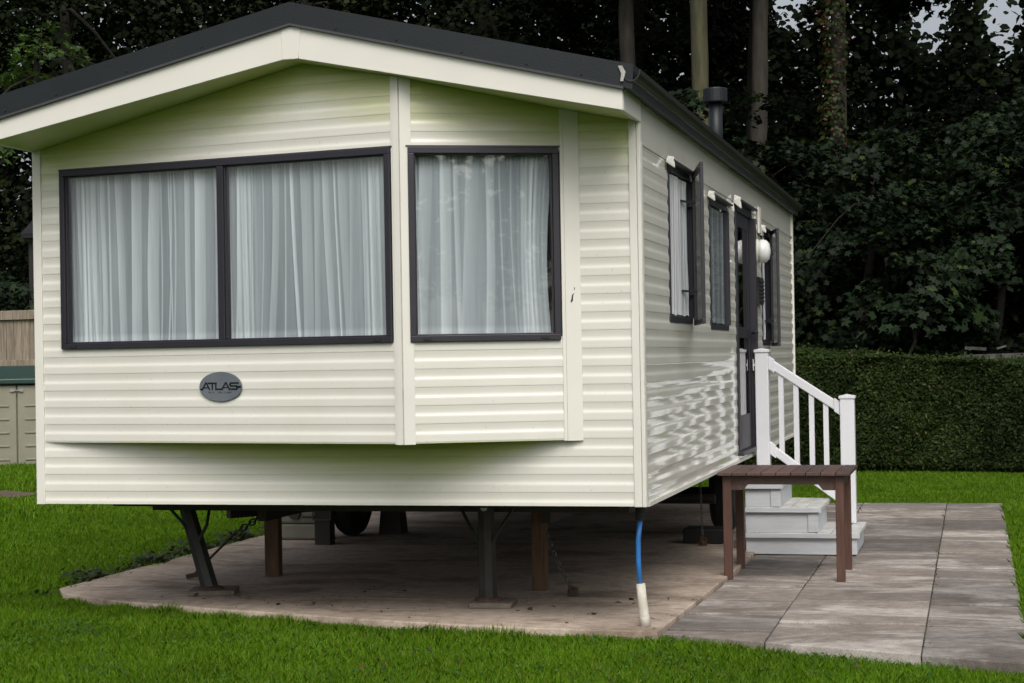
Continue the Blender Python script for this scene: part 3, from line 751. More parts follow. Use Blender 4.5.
mb=MB(); mb.box(1.832+.016,1.864,yr-.045,yr+.02,1.395,1.415); mb.box(1.846,1.852,yr-.05,yr+.05,1.36,1.45); build('wall_bracket',mb,M['white'],st)

# ------------------------------------------------------------------ brown table
tb=thing('garden_table','small brown slatted wooden table on the paving beside the caravan steps','table',(2.3,2.9,ZP))
tx0,tx1,ty0,ty1,tz=1.868,2.752,2.42,3.24,.700
mb=MB(); n=9; wd=(tx1-tx0)/n
for k in range(n): mb.box(tx0+k*wd+.0025,tx0+(k+1)*wd-.0025,ty0,ty1,tz-.022,tz)
build('tabletop',mb,M['table'],tb,bevel=.003)
lx=(1.905,2.664); ly=(2.60,3.30)
lx=(1.925,2.675); ly=(2.50,3.16)
mb=MB()
for y in (ly[0]-.012,ly[1]-.012):
    z_=tz-.0225; h=.10
    a0,a1=lx[0]-.02,lx[1]+.02
    mb.prism([(a0,y,z_),(a1,y,z_),(a1,y,z_-h),(a1-.13,y,z_-h),(a1-.16,y,z_-h*.62),(a0+.16,y,z_-h*.62),(a0+.13,y,z_-h),(a0,y,z_-h)],(0,.024,0))
for x in (lx[0]-.012,lx[1]-.012): mb.box(x,x+.024,ly[0]+.0125,ly[1]-.0125,tz-.11,tz-.0225)
build('apron',mb,M['table'],tb,bevel=.002)
for x in lx:
    for y in ly:
        mb=MB(); mb.box(x-.028,x+.028,y-.028,y+.028,ZP,tz-.0226); build('leg',mb,M['table_leg'],tb,bevel=.004)

# ------------------------------------------------------------------ ground
def H(x,y):
    t=np.clip((-x-3.6)/4.4,0,1); t=t*t*(3-2*t)
    a=np.clip((x-1.9)/.7,0,1); b=np.clip((.35-y)/.6,0,1)
    return -.075+.275*t-.03*a*b*(x<4.6)
def lawn():
    def axis(lo,hi,fine0,fine1,df,dc):
        a=[]; x=lo
        while x<fine0: a.append(x); x+=dc
        x=fine0
        while x<fine1: a.append(x); x+=df
        x=fine1
        while x<=hi: a.append(x); x+=dc
        return a
    xs=axis(-150,150,-16,8,.25,12); ys=axis(-60,240,-4,18,.25,12)
    X,Y=np.meshgrid(xs,ys); Z=H(X,Y)+.008*np.sin(X*2.3+Y*1.1)*np.cos(Y*1.9)-.0
    ny,nx=X.shape
    v=np.stack([X,Y,Z],-1).reshape(-1,3)
    mb=MB(); f=[(j*nx+i,j*nx+i+1,(j+1)*nx+i+1,(j+1)*nx+i) for j in range(ny-1) for i in range(nx-1)]
    mb.v=[tuple(q) for q in v]; mb.f=f
    tag(build('lawn',mb,M['turf'],smooth=True,recalc=False),kind='structure')
lawn()
SLAB=[(-2.42,1.30),(-2.27,1.08),(-1.75,.79),(-1.05,.56),(-.33,.37),(.35,.19),(.97,.085),(1.55,.04),(1.866,.05),(1.93,2.9),(1.90,8.5),(-2.42,8.5),(-2.42,4.9)]
mb=MB(); mb.prism([(x,y,-.12) for x,y in SLAB],(0,0,.12)); tag(build('concrete_base',mb,M['concrete'],bevel=.008),kind='structure')
mb=MB()
yfr=lambda x: .147-(x-1.86)*.351
rp=random.Random(3)
def xlo(y): return 1.873+max(0,min(1,(y-.05)/2.85))*.064 if y<2.9 else 1.937-(y-2.9)*.0054
cols=[(None,2.452,.62,.28,1.52),(2.458,3.268,.92,.63,0),(3.274,3.80,.90,.62,0)]
for c0,c1,pt,ph,_ in cols:
    ys=[-9]; y=ph-pt
    while y<8.7:
        ys.append(y+rp.uniform(-.04,.04)); y+=pt
    ys=[q for q in ys if q>yfr((c0 or 1.9))+.15]
    ys=[None]+ys+[8.72]
    for a,b in zip(ys,ys[1:]):
        if b-(a if a is not None else -9)<.06: continue
        z=ZP+rp.uniform(.0,.006)
        x0a=(c0 if c0 else xlo(a if a is not None else .15)); x0b=(c0 if c0 else xlo(b))
        g=.004
        gy=.026; ya0=(a+gy) if a is not None else yfr(x0a); ya1=(a+gy) if a is not None else yfr(c1)
        b_=b-gy
        p=[(x0a,ya0,-.13),(c1,ya1,-.13),(c1,b_,-.13),(x0b,b_,-.13)]
        dz=rp.uniform(-.002,.004)
        mb.hexa(p+[(p[0][0],p[0][1],z),(p[1][0],p[1][1],z+dz),(p[2][0],p[2][1],z+dz),(p[3][0],p[3][1],z)])
tag(build('patio_paving',mb,M['paving'],bevel=.006),kind='structure')
mb=MB(); mb.prism([(1.95,.15,-.12),(3.77,-.44,-.12),(3.77,8.7,-.12),(1.95,8.7,-.12)],(0,0,.084)); tag(build('joint_bed',mb,M['joint']),kind='structure')
# path strip at the left
mb=MB(); mb.prism([(-9.5,7.9,.15),(-6.1,7.05,.07),(-6.1,7.65,.07),(-9.5,8.9,.15)],(0,0,.060)); tag(build('garden_path',mb,M['soil']),kind='structure')

# ------------------------------------------------------------------ grass (uncountable)
rng=np.random.default_rng(11)
def inpoly(x,y,poly):
    r=np.zeros(len(x),bool); n=len(poly)
    for i in range(n):
        x1,y1=poly[i]; x2,y2=poly[(i+1)%n]
        c=((y1>y)!=(y2>y)); 
        with np.errstate(divide='ignore',invalid='ignore'): xi=(x2-x1)*(y-y1)/(y2-y1)+x1
        r^=(c&(x<xi))
    return r
PAVE=[(1.80,.135),(3.80,-.53),(3.80,8.72),(1.80,8.72)]
def lump(x,y,f,s): return np.sin(x*f+s)*np.cos(y*f*1.3+s*2)+.6*np.sin(x*f*2.7-y*f*2.1+s*3)
def grass(name,x0,x1,y0,y1,dens,h0,h1,w,cond=None):
    n=int((x1-x0)*(y1-y0)*dens); x=rng.uniform(x0,x1,n); y=rng.uniform(y0,y1,n)
    k=~inpoly(x,y,SLAB)&~inpoly(x,y,PAVE)
    if cond is not None: k&=cond(x,y)
    x=x[k];y=y[k];n=len(x)
    z=H(x,y); l=lump(x,y,3.1,.5)
    h=rng.uniform(h0,h1,n)*(1+.12*l); h=np.maximum(h,h0*.6)
    a=rng.uniform(0,2*PI,n); ln=rng.uniform(.1,.75,n)*h; la=rng.uniform(0,2*PI,n)+.0
    wx=np.cos(a)*w*rng.uniform(.7,1.3,n)/2; wy=np.sin(a)*w/2
    bx=np.cos(la)*ln; by=np.sin(la)*ln
    V=np.zeros((n,5,3))
    V[:,0]=np.stack([x-wx,y-wy,z-.005],1); V[:,1]=np.stack([x+wx,y+wy,z-.005],1)
    V[:,2]=np.stack([x+wx*.8+bx*.4,y+wy*.8+by*.4,z+h*.6],1); V[:,3]=np.stack([x+bx,y+by,z+h*.95],1)
    V[:,4]=np.stack([x-wx*.8+bx*.4,y-wy*.8+by*.4,z+h*.6],1)
    tag(polymesh(name,V,5,M['grass']),kind='stuff')
grass('foreground_grass',-4.4,4.6,-1.75,1.5,10500,.03,.062,.0042,lambda x,y:(y<1.35))
grass('side_grass',-5.2,-2.30,1.3,9,4600,.035,.062,.006)
grass('side_grass',-9.8,-5.2,3.5,13,1400,.05,.09,.011,lambda x,y: ~inpoly(x,y,[(-9.5,7.9),(-6.1,7.05),(-6.1,7.65),(-9.5,8.9)]))
grass('far_grass',1.2,6.0,8.6,13.6,3000,.035,.065,.008)
grass('far_grass',3.78,5.2,-1.0,8.6,4600,.035,.065,.006)
grass('far_grass',-3.2,1.2,8.5,13.6,1300,.05,.09,.011)
def fringe(path,n,side,h0,h1,name):
    P=np.array(path,float); sl=np.linalg.norm(np.diff(P,axis=0),axis=1); cum=np.concatenate([[0],np.cumsum(sl)])
    t=rng.uniform(0,cum[-1],n); i=np.clip(np.searchsorted(cum,t)-1,0,len(sl)-1); u=(t-cum[i])/sl[i]
    p=P[i]+(P[i+1]-P[i])*u[:,None]; dr=(P[i+1]-P[i])/sl[i][:,None]; nr=np.stack([dr[:,1],-dr[:,0]],1)*side
    off=np.abs(rng.normal(0,.045,n))-.004; x=p[:,0]+nr[:,0]*off; y=p[:,1]+nr[:,1]*off
    h=rng.uniform(h0,h1,n)*(1+.35*lump(x,y,4.3,1.)); z=H(x,y); w=.0028
    a=rng.uniform(0,2*PI,n); bx=-nr[:,0]*h*rng.uniform(-.3,.55,n)+rng.normal(0,.02,n); by=-nr[:,1]*h*rng.uniform(-.3,.55,n)+rng.normal(0,.02,n)
    wx=np.cos(a)*w; wy=np.sin(a)*w; V=np.zeros((n,5,3))
    V[:,0]=np.stack([x-wx,y-wy,z],1); V[:,1]=np.stack([x+wx,y+wy,z],1); V[:,2]=np.stack([x+wx*.8+bx*.4,y+wy*.8+by*.4,z+h*.6],1)
    V[:,3]=np.stack([x+bx,y+by,z+h*.97],1); V[:,4]=np.stack([x-wx*.8+bx*.4,y-wy*.8+by*.4,z+h*.6],1)
    tag(polymesh(name,V,5,M['grass']),kind='stuff')
fringe([q for q in SLAB[:9]]+[(1.87,.14)],4200,1,.035,.075,'edge_grass')
fringe([(1.87,.14),(3.79,-.53)],500,1,.02,.05,'edge_grass')
fringe([(3.81,-.5),(3.81,8.7)],2600,1,.04,.085,'edge_grass')
fringe([(-2.42,6.5),(-2.40,4.9),(-2.34,1.36)],2200,1,.05,.10,'edge_grass')
def leaves(Cn,Nn,size,shape,yaw=None):
    n=len(Cn); Nn=Nn/np.linalg.norm(Nn,axis=1,keepdims=True)
    ref=rng.normal(size=(n,3)); T=ref-Nn*np.sum(ref*Nn,1,keepdims=True); T/=np.linalg.norm(T,axis=1,keepdims=True)
    B=np.cross(Nn,T); s=np.asarray(shape,float); sz=(size*np.ones(n))[:,None,None]
    return Cn[:,None]+sz*(T[:,None]*s[None,:,0:1]+B[:,None]*s[None,:,1:2]+Nn[:,None]*s[None,:,2:3])
OVAL=[(0,0,0),(.32,.25,.04),(.34,.6,.05),(0,1,-.08),(-.34,.6,.05),(-.32,.25,.04)]
MAPLE=[(0,0,0),(.46,.06,-.06),(.36,.38,.0),(.60,.78,-.12),(.22,.68,0),(0,1.05,-.16),(-.22,.68,0),(-.60,.78,-.12),(-.36,.38,0),(-.46,.06,-.06)]
# clover in the front lawn
n=2600; cx=rng.uniform(-3.7,3.8,90); cy=rng.uniform(-1.6,.2,90); k=rng.integers(0,90,n)
x=cx[k]+rng.normal(0,.10,n); y=cy[k]+rng.normal(0,.10,n); ok=~inpoly(x,y,SLAB)&~inpoly(x,y,PAVE); x=x[ok];y=y[ok]; n=len(x)
V=leaves(np.stack([x,y,H(x,y)+rng.uniform(.03,.055,n)],1),np.stack([rng.normal(0,.35,n),rng.normal(-.15,.35,n),np.ones(n)],1),rng.uniform(.012,.026,n),OVAL)
tag(polymesh('clover_patches',V,6,M['clover']),kind='stuff')
# ragged weeds along the left edge of the slab
n=9000; t=rng.uniform(0,1,n)**.8; y=1.25+t*6.5; x=-2.44-np.abs(rng.normal(0,.10,n))+.05*np.sin(y*5)
z=H(x,y)+rng.uniform(.0,.13,n)*(.6+.4*np.sin(y*7+1))
V=leaves(np.stack([x,y,z],1),np.stack([rng.normal(0,.6,n),rng.normal(-.3,.6,n),np.ones(n)],1),rng.uniform(.025,.06,n),OVAL)
tag(polymesh('edge_weeds',V,6,M['weed']),kind='stuff')
# little tufts in the paving joints
n=5000; y=rng.uniform(-.1,8.6,n); x=np.where(rng.uniform(size=n)<.45,2.455,3.271)+rng.normal(0,.016,n); sel=(lump(x*0+y,y,2.2,1.)>rng.uniform(-1.2,.6,n))&(y>yfr(x)+.02); x=x[sel];y=y[sel];n=len(x)
V=leaves(np.stack([x,y,np.full(n,ZP-.001)],1),np.stack([rng.normal(0,.5,n),rng.normal(0,.5,n),np.ones(n)],1),rng.uniform(.006,.016,n),OVAL)
tag(polymesh('moss_in_joints',V,6,M['moss']),kind='stuff')

# dead leaves and crumbs of soil on the concrete
n=170; ca=np.array([(-1.0,1.0),(-1.35,1.0),(-.6,.85),(.9,.9),(1.5,.45),(1.75,1.2),(0,.6),(-.2,1.4)]); k=rng.integers(0,len(ca),n)
x=ca[k,0]+rng.normal(0,.28,n); y=ca[k,1]+rng.normal(0,.16,n); ok=inpoly(x,y,SLAB); x=x[ok];y=y[ok];n=len(x)
V=leaves(np.stack([x,y,np.full(n,.006)],1),np.stack([rng.normal(0,.3,n),rng.normal(0,.3,n),np.ones(n)],1),rng.uniform(.006,1,n)**3*.04+.007,OVAL)
tag(polymesh('dead_leaf_litter',V,6,M['dead']),kind='stuff')
n=60; x=rng.uniform(-3.4,3.9,n); y=rng.uniform(-1.5,.0,n)-.35*np.clip(x-1.5,0,2)
V=leaves(np.stack([x,y,H(x,y)+.05],1),np.stack([rng.normal(0,.4,n),rng.normal(-.2,.4,n),np.ones(n)],1),rng.uniform(.012,.034,n),OVAL)
tag(polymesh('fallen_leaves',V,6,M['dead']),kind='stuff')

# ------------------------------------------------------------------ hedge
def hedge():
    h=thing('clipped_hedge','long dark green clipped hedge with a level top across the back of the lawn','hedge',(4,13.8,-.07))
    A=np.array([-4.5,16.35]); B=np.array([10.,11.2]); Ld=np.linalg.norm(B-A); t=(B-A)/Ld; nf=np.array([t[1],-t[0]])   # nf faces us
    if nf[1]>0: nf=-nf
    th=1.1; zt0,zt1=1.86,1.02
    def top(s): return zt0+(zt1-zt0)*s/Ld
    # core
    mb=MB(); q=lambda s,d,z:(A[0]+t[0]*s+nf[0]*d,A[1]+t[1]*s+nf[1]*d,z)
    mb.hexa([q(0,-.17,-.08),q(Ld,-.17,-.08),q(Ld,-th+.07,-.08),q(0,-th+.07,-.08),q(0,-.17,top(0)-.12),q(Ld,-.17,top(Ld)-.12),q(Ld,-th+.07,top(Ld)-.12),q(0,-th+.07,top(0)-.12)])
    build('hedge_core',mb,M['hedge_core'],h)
    n=90000; s=rng.uniform(3.0,Ld-.3,n); v=rng.uniform(0,1,n)
    wav=.05*lump(s,v*1.3,1.7,.3)+.025*lump(s,v*1.5,6.1,2.)
    d=wav-np.abs(rng.normal(0,.035,n)); z=v*top(s)-.06
    d-=.10*(v<.07)*(1-v/.07)
    c=np.stack([A[0]+t[0]*s+nf[0]*d,A[1]+t[1]*s+nf[1]*d,z],1)
    nn=np.stack([nf[0]+rng.normal(0,.55,n),nf[1]+rng.normal(0,.55,n),.45+rng.normal(0,.55,n)],1)
    m=52000; s=rng.uniform(3.0,Ld-.3,m); d=-rng.uniform(0,th,m); z=top(s)-.05+.030*lump(s,d,2.1,1.)+rng.normal(0,.014,m)+np.where(rng.uniform(size=m)<.035,rng.uniform(0,.09,m),0)
    c2=np.stack([A[0]+t[0]*s+nf[0]*d,A[1]+t[1]*s+nf[1]*d,z],1)
    n2=np.stack([rng.normal(0,.5,m),rng.normal(0,.5,m)-.3,np.ones(m)],1)
    V=leaves(np.concatenate([c,c2]),np.concatenate([nn,n2]),rng.uniform(.03,.06,n+m),[(0,-.3,0),(.28,.2,.05),(0,1,-.05),(-.28,.2,.05)])
    polymesh('foliage',V,4,M['hedge'],h)
hedge()

# pale boards lying in the wood just behind the hedge
dbs=thing('board_pile','small pale pile of old boards glimpsed above the hedge among dark leaves','boards',(3.75,15.6,0))
mb=MB(); rd=random.Random(4)
for k in range(8):
    z=.18*k+.02; a=rd.uniform(-.12,.12); mb.bar((3.35,15.6-a,z+.07),(4.15+rd.uniform(-.1,.2),15.6+a,z+.07+rd.uniform(-.01,.02)),.25,.15)
build('boards',mb,M['old_board'],dbs)
mb=MB(); mb.bar((3.45,15.62,1.52),(3.72,15.55,1.50),.07,.04); mb.bar((3.86,15.6,1.50),(3.98,15.65,1.54),.05,.02); build('broken_board',mb,M['old_board'],dbs)

# ------------------------------------------------------------------ fence, shed, storage box at the left
fx0,fx1,fy0,fy1=-19.0,-7.4,14.6,12.6
fn=thing('board_fence','weathered vertical board fence with two rails behind the storage box','fence',((fx0+fx1)/2,(fy0+fy1)/2,.2))
n=88; rf=random.Random(9)
FF=Facet((fx0,fy0),(fx1,fy1))
mb=MB(); pw=FF.len/n
for k in range(n): FF.box(mb,k*pw+.004,(k+1)*pw-.004,-.012+rf.uniform(-.004,.004),.010+rf.uniform(-.002,.002),.19,2.24+rf.uniform(-.012,.012))
build('boards',mb,M['fence'],fn)
for z in (.55,1.53,2.20):
    mb=MB(); FF.box(mb,0,FF.len,.0125,.055,z-.055,z+.05 if z<2 else z+.075); build('rail',mb,M['fence'],fn,bevel=.004)
for s in (.05,1.95,3.9,5.85,7.8,9.75,11.6):
    mb=MB(); FF.box(mb,s-.05,s+.05,-.115,-.018,.15,2.16); build('post',mb,M['fence'],fn)

sh=thing('garden_shed','dark roofed shed half hidden behind the fence and bushes at left','shed',(-9.6,16.8,.2))
mb=MB(); mb.box(-11.0,-8.0,16.0,18.2,.15,3.45); build('wall',mb,M['shed'],sh)
mb=MB(); ex0,ex1,ey0,ey1=-11.05,-7.6,15.85,18.35; ze,zr=3.60,4.35
mb.add([(ex0,ey0,ze),(ex1,ey0,ze),(ex1,ey1,ze),(ex0,ey1,ze),(ex0+.75,17.1,zr+.75),(ex1-.75,17.1,zr+.75),(ex0,ey0,ze-.08),(ex1,ey0,ze-.08),(ex1,ey1,ze-.08),(ex0,ey1,ze-.08)],
 [(0,1,5,4),(1,2,5),(2,3,4,5),(3,0,4),(6,7,1,0),(7,8,2,1),(8,9,3,2),(9,6,0,3),(9,8,7,6)])
build('roof',mb,M['slate'],sh)

def storage():
    c=Vector((-8.20,10.75,0)); dirc=Vector((3.55+8.06,-9.5-10.75,0)).normalized()   # faces the viewer
    t=Vector((-dirc.y,dirc.x,0)); t=t if t.x>0 else -t
    A=c-t*.74; B=c+t*.74; F=Facet(A,B); zb=.17
    s=thing('storage_box','large beige plastic storage box with dark green sloping lid on the left lawn','storage box',(c.x,c.y,zb))
    F_=F
    mb=MB(); F.box(mb,0,1.48,-.80,-.03,zb,1.26); bd_=build('body',mb,M['storage'],s,bevel=.02)
    for k in range(2):
        a=.0+.74*k+.006; b=a+.74-.012
        mb=MB(); F.box(mb,a,b,-.029,.012,zb+.03,1.25)
        d_=build('door',mb,M['storage'],s,bevel=.012)
        m2=MB()
        for zz in np.arange(.30,1.15,.17):
            F.box(m2,a+.03 if k==0 else a+.09,b-.09 if k==0 else b-.03,.0125,.026,zz,zz+.022)
        build('rib',m2,M['storage'],d_,bevel=.004)
    mb=MB(); F.box(mb,.66,.71,.013,.035,1.17,1.20); F.box(mb,.77,.82,.013,.035,1.17,1.20); F.box(mb,.70,.78,.022,.04,1.18,1.19); build('latch',mb,M['steel'],s)
    P=F.p
    mb=MB(); mb.hexa([P(-.05,.07,1.265),P(1.53,.07,1.265),P(1.53,-.85,1.265),P(-.05,-.85,1.265),P(-.05,.07,1.335),P(1.53,.07,1.335),P(1.53,-.85,1.50),P(-.05,-.85,1.50)])
    ld=build('lid',mb,M['green_lid'],s,bevel=.015)
storage()

# ------------------------------------------------------------------ trees
def spray_crown(c, rad, nspray, nleaf, lsize, spr, shell=.45, shape=MAPLE, up=.9, seed=0, ymin=None):
    r=np.random.default_rng(seed)
    d=r.normal(size=(nspray,3)); d/=np.linalg.norm(d,axis=1,keepdims=True)
    q=r.uniform(shell,1,nspray)**.6
    # uneven outline: lobes
    lob=1+.16*np.sin(d[:,0]*5+seed)+.14*np.sin(d[:,2]*6+d[:,1]*4+seed*1.7)
    P=np.array(c)+d*np.array(rad)*(q*lob)[:,None]
    k=np.repeat(np.arange(nspray),nleaf); n=len(k)
    a=r.uniform(0,2*PI,n); rr=np.sqrt(r.uniform(0,1,n))*spr*r.uniform(.6,1.3,nspray)[k]
    # each spray is a tilted sagging plate of leaves
    nm=np.stack([d[:,0]*.55+r.normal(0,.25,nspray),d[:,1]*.55+r.normal(0,.25,nspray),up+.2*r.normal(size=nspray)],1); nm/=np.linalg.norm(nm,axis=1,keepdims=True)
    T=np.cross(nm,np.array([.3,.2,.1])+r.normal(0,1,(nspray,3))); T/=np.linalg.norm(T,axis=1,keepdims=True); B=np.cross(nm,T)
    L_=P[k]+T[k]*(np.cos(a)*rr)[:,None]+B[k]*(np.sin(a)*rr*.7)[:,None]+nm[k]*r.normal(0,.07*spr,n)[:,None]
    L_[:,2]-=.35*rr*rr/spr
    N_=nm[k]+r.normal(0,.42,(n,3))
    return P,leaves(L_,N_,r.uniform(.6,1.25,n)*lsize,shape)
def trunk_mesh(base, top, r0, r1, seed, limbs=(), seg=12):
    r=random.Random(seed); b=Vector(base); t=Vector(top); mb=MB(); n=22; pts=[];rad=[]
    for i in range(n+1):
        u=i/n; p=b.lerp(t,u); p.x+=.16*math.sin(u*6+seed)*u*(1-u)*3+.02*math.sin(u*23+seed); p.y+=.10*math.cos(u*4+seed)*u
        pts.append(p); rad.append((r0+(r1-r0)*u)*(1+.45*math.exp(-u*14))*(1+.07*r.uniform(-1,1)))
    mb.tube(pts,rad,seg)
    for (u,e) in limbs:
        i=min(n-1,int(u*n)); s=pts[i].lerp(pts[i+1],u*n-i); e=Vector(e); m1=s.lerp(e,.5)+Vector((0,0,.25*(e-s).length*.4))
        rr=rad[i]*.45
        mb.tube([s,s.lerp(m1,.55)+Vector((0,0,.1)),m1,e],[rr,rr*.75,rr*.5,rr*.15],7)
    return mb
def tree(name, label, base, top, r0, r1, crowns, bark, leafm, seed, group, nspray, nleaf, lsize, spr, shape=MAPLE, cat='tree', shell=.45, up=.9):
    t=thing(name,label,cat,base,group)
    Vs=[];tips=[]
    for i,(c,rad,fr) in enumerate(crowns):
        P,V=spray_crown(c,rad,int(nspray*fr),nleaf,lsize,spr,shell,shape,up,seed*13+i)
        Vs.append(V); tips+= [tuple(P[j]) for j in range(0,len(P),max(1,len(P)//5))]
    rr=random.Random(seed)
    limbs=[(rr.uniform(.82,.99),p) for p in tips]
    build('trunk',trunk_mesh(base,top,r0,r1,seed,limbs),M[bark],t,smooth=True)
    polymesh('crown',np.concatenate(Vs),len(shape),M[leafm],t)
    return t
G='tall trees of the wood behind the caravan'
# trees whose trunks show above the roof: high crowns
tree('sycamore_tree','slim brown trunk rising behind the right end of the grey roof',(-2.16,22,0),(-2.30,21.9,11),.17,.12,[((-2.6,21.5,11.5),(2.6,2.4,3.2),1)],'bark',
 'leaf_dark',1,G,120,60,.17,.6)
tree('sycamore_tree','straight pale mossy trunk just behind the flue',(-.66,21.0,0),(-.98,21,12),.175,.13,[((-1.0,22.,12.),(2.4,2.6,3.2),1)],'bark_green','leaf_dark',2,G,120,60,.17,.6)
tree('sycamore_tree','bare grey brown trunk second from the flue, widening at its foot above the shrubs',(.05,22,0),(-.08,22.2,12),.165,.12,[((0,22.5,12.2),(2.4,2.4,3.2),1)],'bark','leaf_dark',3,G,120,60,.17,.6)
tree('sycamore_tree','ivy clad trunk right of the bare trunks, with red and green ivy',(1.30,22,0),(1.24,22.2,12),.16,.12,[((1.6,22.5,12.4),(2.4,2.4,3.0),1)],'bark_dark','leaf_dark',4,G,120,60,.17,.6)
# ivy on the last trunk
n=2600; z=rng.uniform(3.5,10.5,n); a=rng.uniform(0,2*PI,n); rr=.165+np.abs(rng.normal(0,.055,n))+.05*np.sin(z*3+a)
V=leaves(np.stack([1.27+np.cos(a)*rr,22.05+np.sin(a)*rr,z],1),np.stack([np.cos(a)+rng.normal(0,.4,n),np.sin(a)+rng.normal(0,.4,n),.4+rng.normal(0,.4,n)],1),rng.uniform(.05,.11,n),OVAL)
tag(polymesh('climbing_ivy',V,6,M['ivy'],None,loc=(1.27,22.05,3.5)),'red and green ivy climbing the trunk right of the flue','climbing plant')
# leafy young sycamores and shrubs right behind the hedge
U='leafy young trees along the back of the hedge'
for i,(lab,x,y,zc,rx,ry,rz,sd,ns) in enumerate([
 ('leafy young sycamore just behind the rear corner of the caravan',2.0,18.2,2.7,1.7,1.4,2.5,21,130),
 ('broad leafy sycamore rising above the middle of the hedge',3.9,18.6,2.6,1.8,1.4,2.3,22,140),
 ('leafy sycamore behind the right end of the hedge, reaching the edge of the photo',6.0,18.3,2.5,1.8,1.5,2.6,23,140),
 ('dark young sycamore behind the steep side of the roof, left of the others',.2,19.0,3.1,1.7,1.4,2.5,24,120),
 ('taller dark sycamore behind the front row at the middle of the hedge',3.0,20.6,3.7,2.0,1.5,1.9,25,130),
 ('taller dark sycamore behind the front row near the right edge',5.4,20.8,3.9,2.0,1.5,1.9,26,130),
 ('dark sycamore behind the roof where the pale trunk stands',-1.6,20.0,3.6,1.6,1.3,2.4,27,100)]):
    tree('young_sycamore',lab,(x,y,0),(x+.1,y,zc+rz*.6),.09,.04,[((x,y,zc),(rx,ry,rz),1)],'bark_dark','leaf',sd,U,ns,105,.098,.52)
tree('leafy_shrub','small yellow green shrub at the far right among the dark trees',(5.15,17.5,0),(5.2,17.5,2.6),.04,.02,[((5.2,17.5,2.9),(.55,.45,1.3),1)],'bark_dark','leaf_light',31,None,24,26,.11,.35,cat='shrub')
tree('leafy_shrub','pale leaved low shrub just above the hedge, right of the caravan corner',(2.75,16.9,0),(2.75,16.9,1.9),.04,.02,[((2.75,16.9,2.25),(.8,.5,.65),1)],'bark_dark','leaf',32,None,30,34,.13,.4,cat='shrub')
# big dark trees at the back
K='dark trees at the back of the wood'
for i,(lab,x,y,zc,rx,ry,rz,sd,ns) in enumerate([
 ('huge dark tree behind the left slope of the roof, next to the lighter branches',-15.5,25.5,6.5,3.6,2.6,6.2,41,230),
 ('dark tree behind the left slope of the roof, left of the ridge',-10.5,27,6.8,3.4,2.5,6.0,42,230),
 ('dark tree rising directly behind the ridge of the roof',-6.2,26.5,7.0,3.2,2.4,6.0,43,220),
 ('dark tree behind the right slope of the roof, left of the slim brown trunk',-3.2,28,7.0,2.8,2.4,6.2,44,220),
 ('dark tree behind the bare trunks beside the flue',.2,28.5,4.4,2.8,2.3,2.9,45,200),
 ('dark tree behind the ivy clad trunk',3.4,28,4.0,2.8,2.3,2.5,46,200),
 ('dark tree at the right behind the leafy sycamores, below the sky gaps',6.6,27.5,4.0,3.0,2.4,2.6,47,220)]):
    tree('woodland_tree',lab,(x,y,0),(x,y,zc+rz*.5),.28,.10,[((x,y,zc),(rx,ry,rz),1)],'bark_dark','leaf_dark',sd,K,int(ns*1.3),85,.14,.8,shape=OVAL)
# overhanging canopy above, in front of the sky
for i,(lab,x,y,zc,rx,ry,rz,sd,ns) in enumerate([
 ('high canopy tree spreading above the ivy clad trunk',3.4,24.5,10.7,2.7,2.2,2.6,51,240),
 ('high canopy tree overhanging the top right corner',6.3,22.5,9.9,2.2,2.0,2.4,52,200),
 ('high canopy tree closing the top of the photo above the flue',-.6,25.5,11.6,2.2,2.0,2.4,53,120)]):
    tree('canopy_tree',lab,(x+(4.6,3.0,0)[i],y+1.5,0),(x+(1.4,1.2,0)[i],y,zc),.2,.08,[((x,y,zc),(rx,ry,rz),1)],'bark_dark','leaf_dark',sd,'canopy trees overhanging the wood',ns,75,.15,.7)
# lighter sprays at top left
tree('leafy_tree','tree with pale green lit branches at the top left above the roof edge',(-14.0,21.5,.2),(-13.6,21,7.5),.16,.06,[((-13.4,20.8,7.0),(1.1,.8,.9),.6),((-14.6,20.6,5.4),(.9,.7,.8),.4)],'bark_dark','leaf_light',61,None,34,30,.13,.45)
tree('leafy_shrub','dark shrub behind the fence below the shed roof at left',(-11.6,14.9,.2),(-11.6,14.9,2.2),.06,.03,[((-11.6,14.9,2.3),(1.5,.6,1.3),1)],'bark_dark','leaf',62,None,70,50,.12,.4,cat='shrub')
tree('dead_shrub','dead brown shrub showing just above the fence beside the caravan',(-9.2,13.9,.2),(-9.2,13.9,2.0),.03,.015,[((-9.15,13.9,2.25),(.28,.2,.5),1)],'bark_dark','dead',63,None,30,26,.05,.18,shape=OVAL,cat='shrub')
# the tree across the lawn that the right hand front window mirrors
tree('broadleaf_tree','leafy tree across the lawn, seen only mirrored in the narrower front window',(17.5,-26,0),(17.5,-26,7),.3,.1,[((17.5,-26,6.2),(3.2,3.2,3.6),1)],'bark','leaf',71,None,260,40,.26,.9,shape=OVAL)
# far mass of the wood
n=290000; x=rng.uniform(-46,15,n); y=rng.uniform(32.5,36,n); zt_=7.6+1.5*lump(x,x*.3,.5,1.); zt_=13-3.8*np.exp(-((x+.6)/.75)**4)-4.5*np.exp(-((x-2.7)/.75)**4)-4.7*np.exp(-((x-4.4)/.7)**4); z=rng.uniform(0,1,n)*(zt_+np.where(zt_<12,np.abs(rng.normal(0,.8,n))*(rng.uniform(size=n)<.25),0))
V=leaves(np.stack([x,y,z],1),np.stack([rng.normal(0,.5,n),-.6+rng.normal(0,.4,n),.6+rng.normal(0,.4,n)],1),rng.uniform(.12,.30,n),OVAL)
tag(polymesh('distant_wood',V,6,M['leaf_far']),kind='stuff')

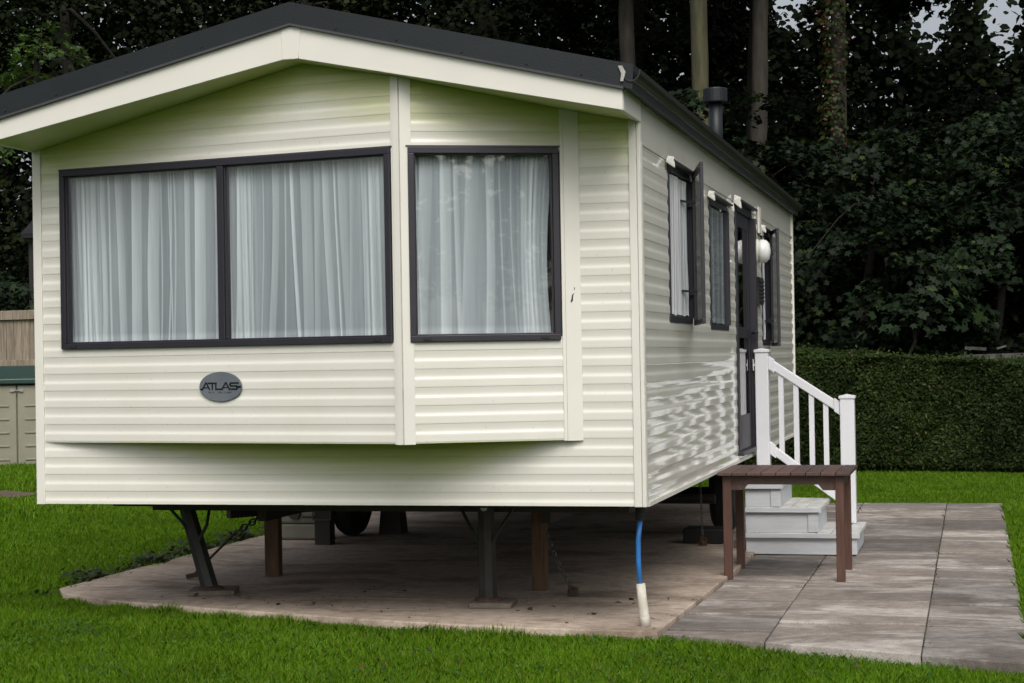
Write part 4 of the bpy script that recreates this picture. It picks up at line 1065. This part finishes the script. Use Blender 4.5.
# ------------------------------------------------------------------ camera, light, world
f_px=1777.32; cam=bpy.data.cameras.new('camera'); co=bpy.data.objects.new('camera',cam); C.objects.link(co)
yaw,pitch,roll=.2538,.0088,-.0171
cp,sp=math.cos(pitch),math.sin(pitch)
Fv=Vector((-math.sin(yaw)*cp,math.cos(yaw)*cp,sp)); Rv=Vector((math.cos(yaw),math.sin(yaw),0)); Uv=Rv.cross(Fv)
c_,s_=math.cos(roll),math.sin(roll); R2=Rv*c_+Uv*s_; U2=Uv*c_-Rv*s_
co.matrix_world=Matrix(((R2.x,U2.x,-Fv.x,3.5524),(R2.y,U2.y,-Fv.y,-9.4982),(R2.z,U2.z,-Fv.z,1.5),(0,0,0,1)))
cam.sensor_width=36; cam.sensor_fit='HORIZONTAL'; cam.lens=f_px*36/1024; cam.shift_y=0; cam.clip_end=800; cam.clip_start=.05
scene.camera=co

w=bpy.data.worlds.new('World'); scene.world=w; w.use_nodes=True; nt=w.node_tree
bg=nt.nodes['Background']; sky=nt.nodes.new('ShaderNodeTexSky'); sky.sky_type='NISHITA'; sky.sun_disc=False
EL,AZ=math.radians(47),math.radians(158)      # azimuth clockwise from +Y
sky.sun_elevation=EL; sky.sun_rotation=AZ; sky.air_density=1.0; sky.dust_density=6.0; sky.ozone_density=1.0
hs=nt.nodes.new('ShaderNodeHueSaturation'); hs.inputs['Saturation'].default_value=.35
nt.links.new(sky.outputs[0],hs.inputs['Color']); nt.links.new(hs.outputs[0],bg.inputs[0]); bg.inputs[1].default_value=.15
sun=bpy.data.lights.new('sun','SUN'); sun.energy=1.38; sun.angle=math.radians(34); sun.color=(1,.97,.92)
so=bpy.data.objects.new('sun',sun); C.objects.link(so)
dv=Vector((math.sin(AZ)*math.cos(EL),math.cos(AZ)*math.cos(EL),math.sin(EL)))
so.rotation_euler=(-dv).to_track_quat('-Z','Y').to_euler(); so.location=dv*30
scene.view_settings.view_transform='Standard'; scene.view_settings.look='None'; scene.view_settings.exposure=0
scene.cycles.max_bounces=8; scene.cycles.transparent_max_bounces=12
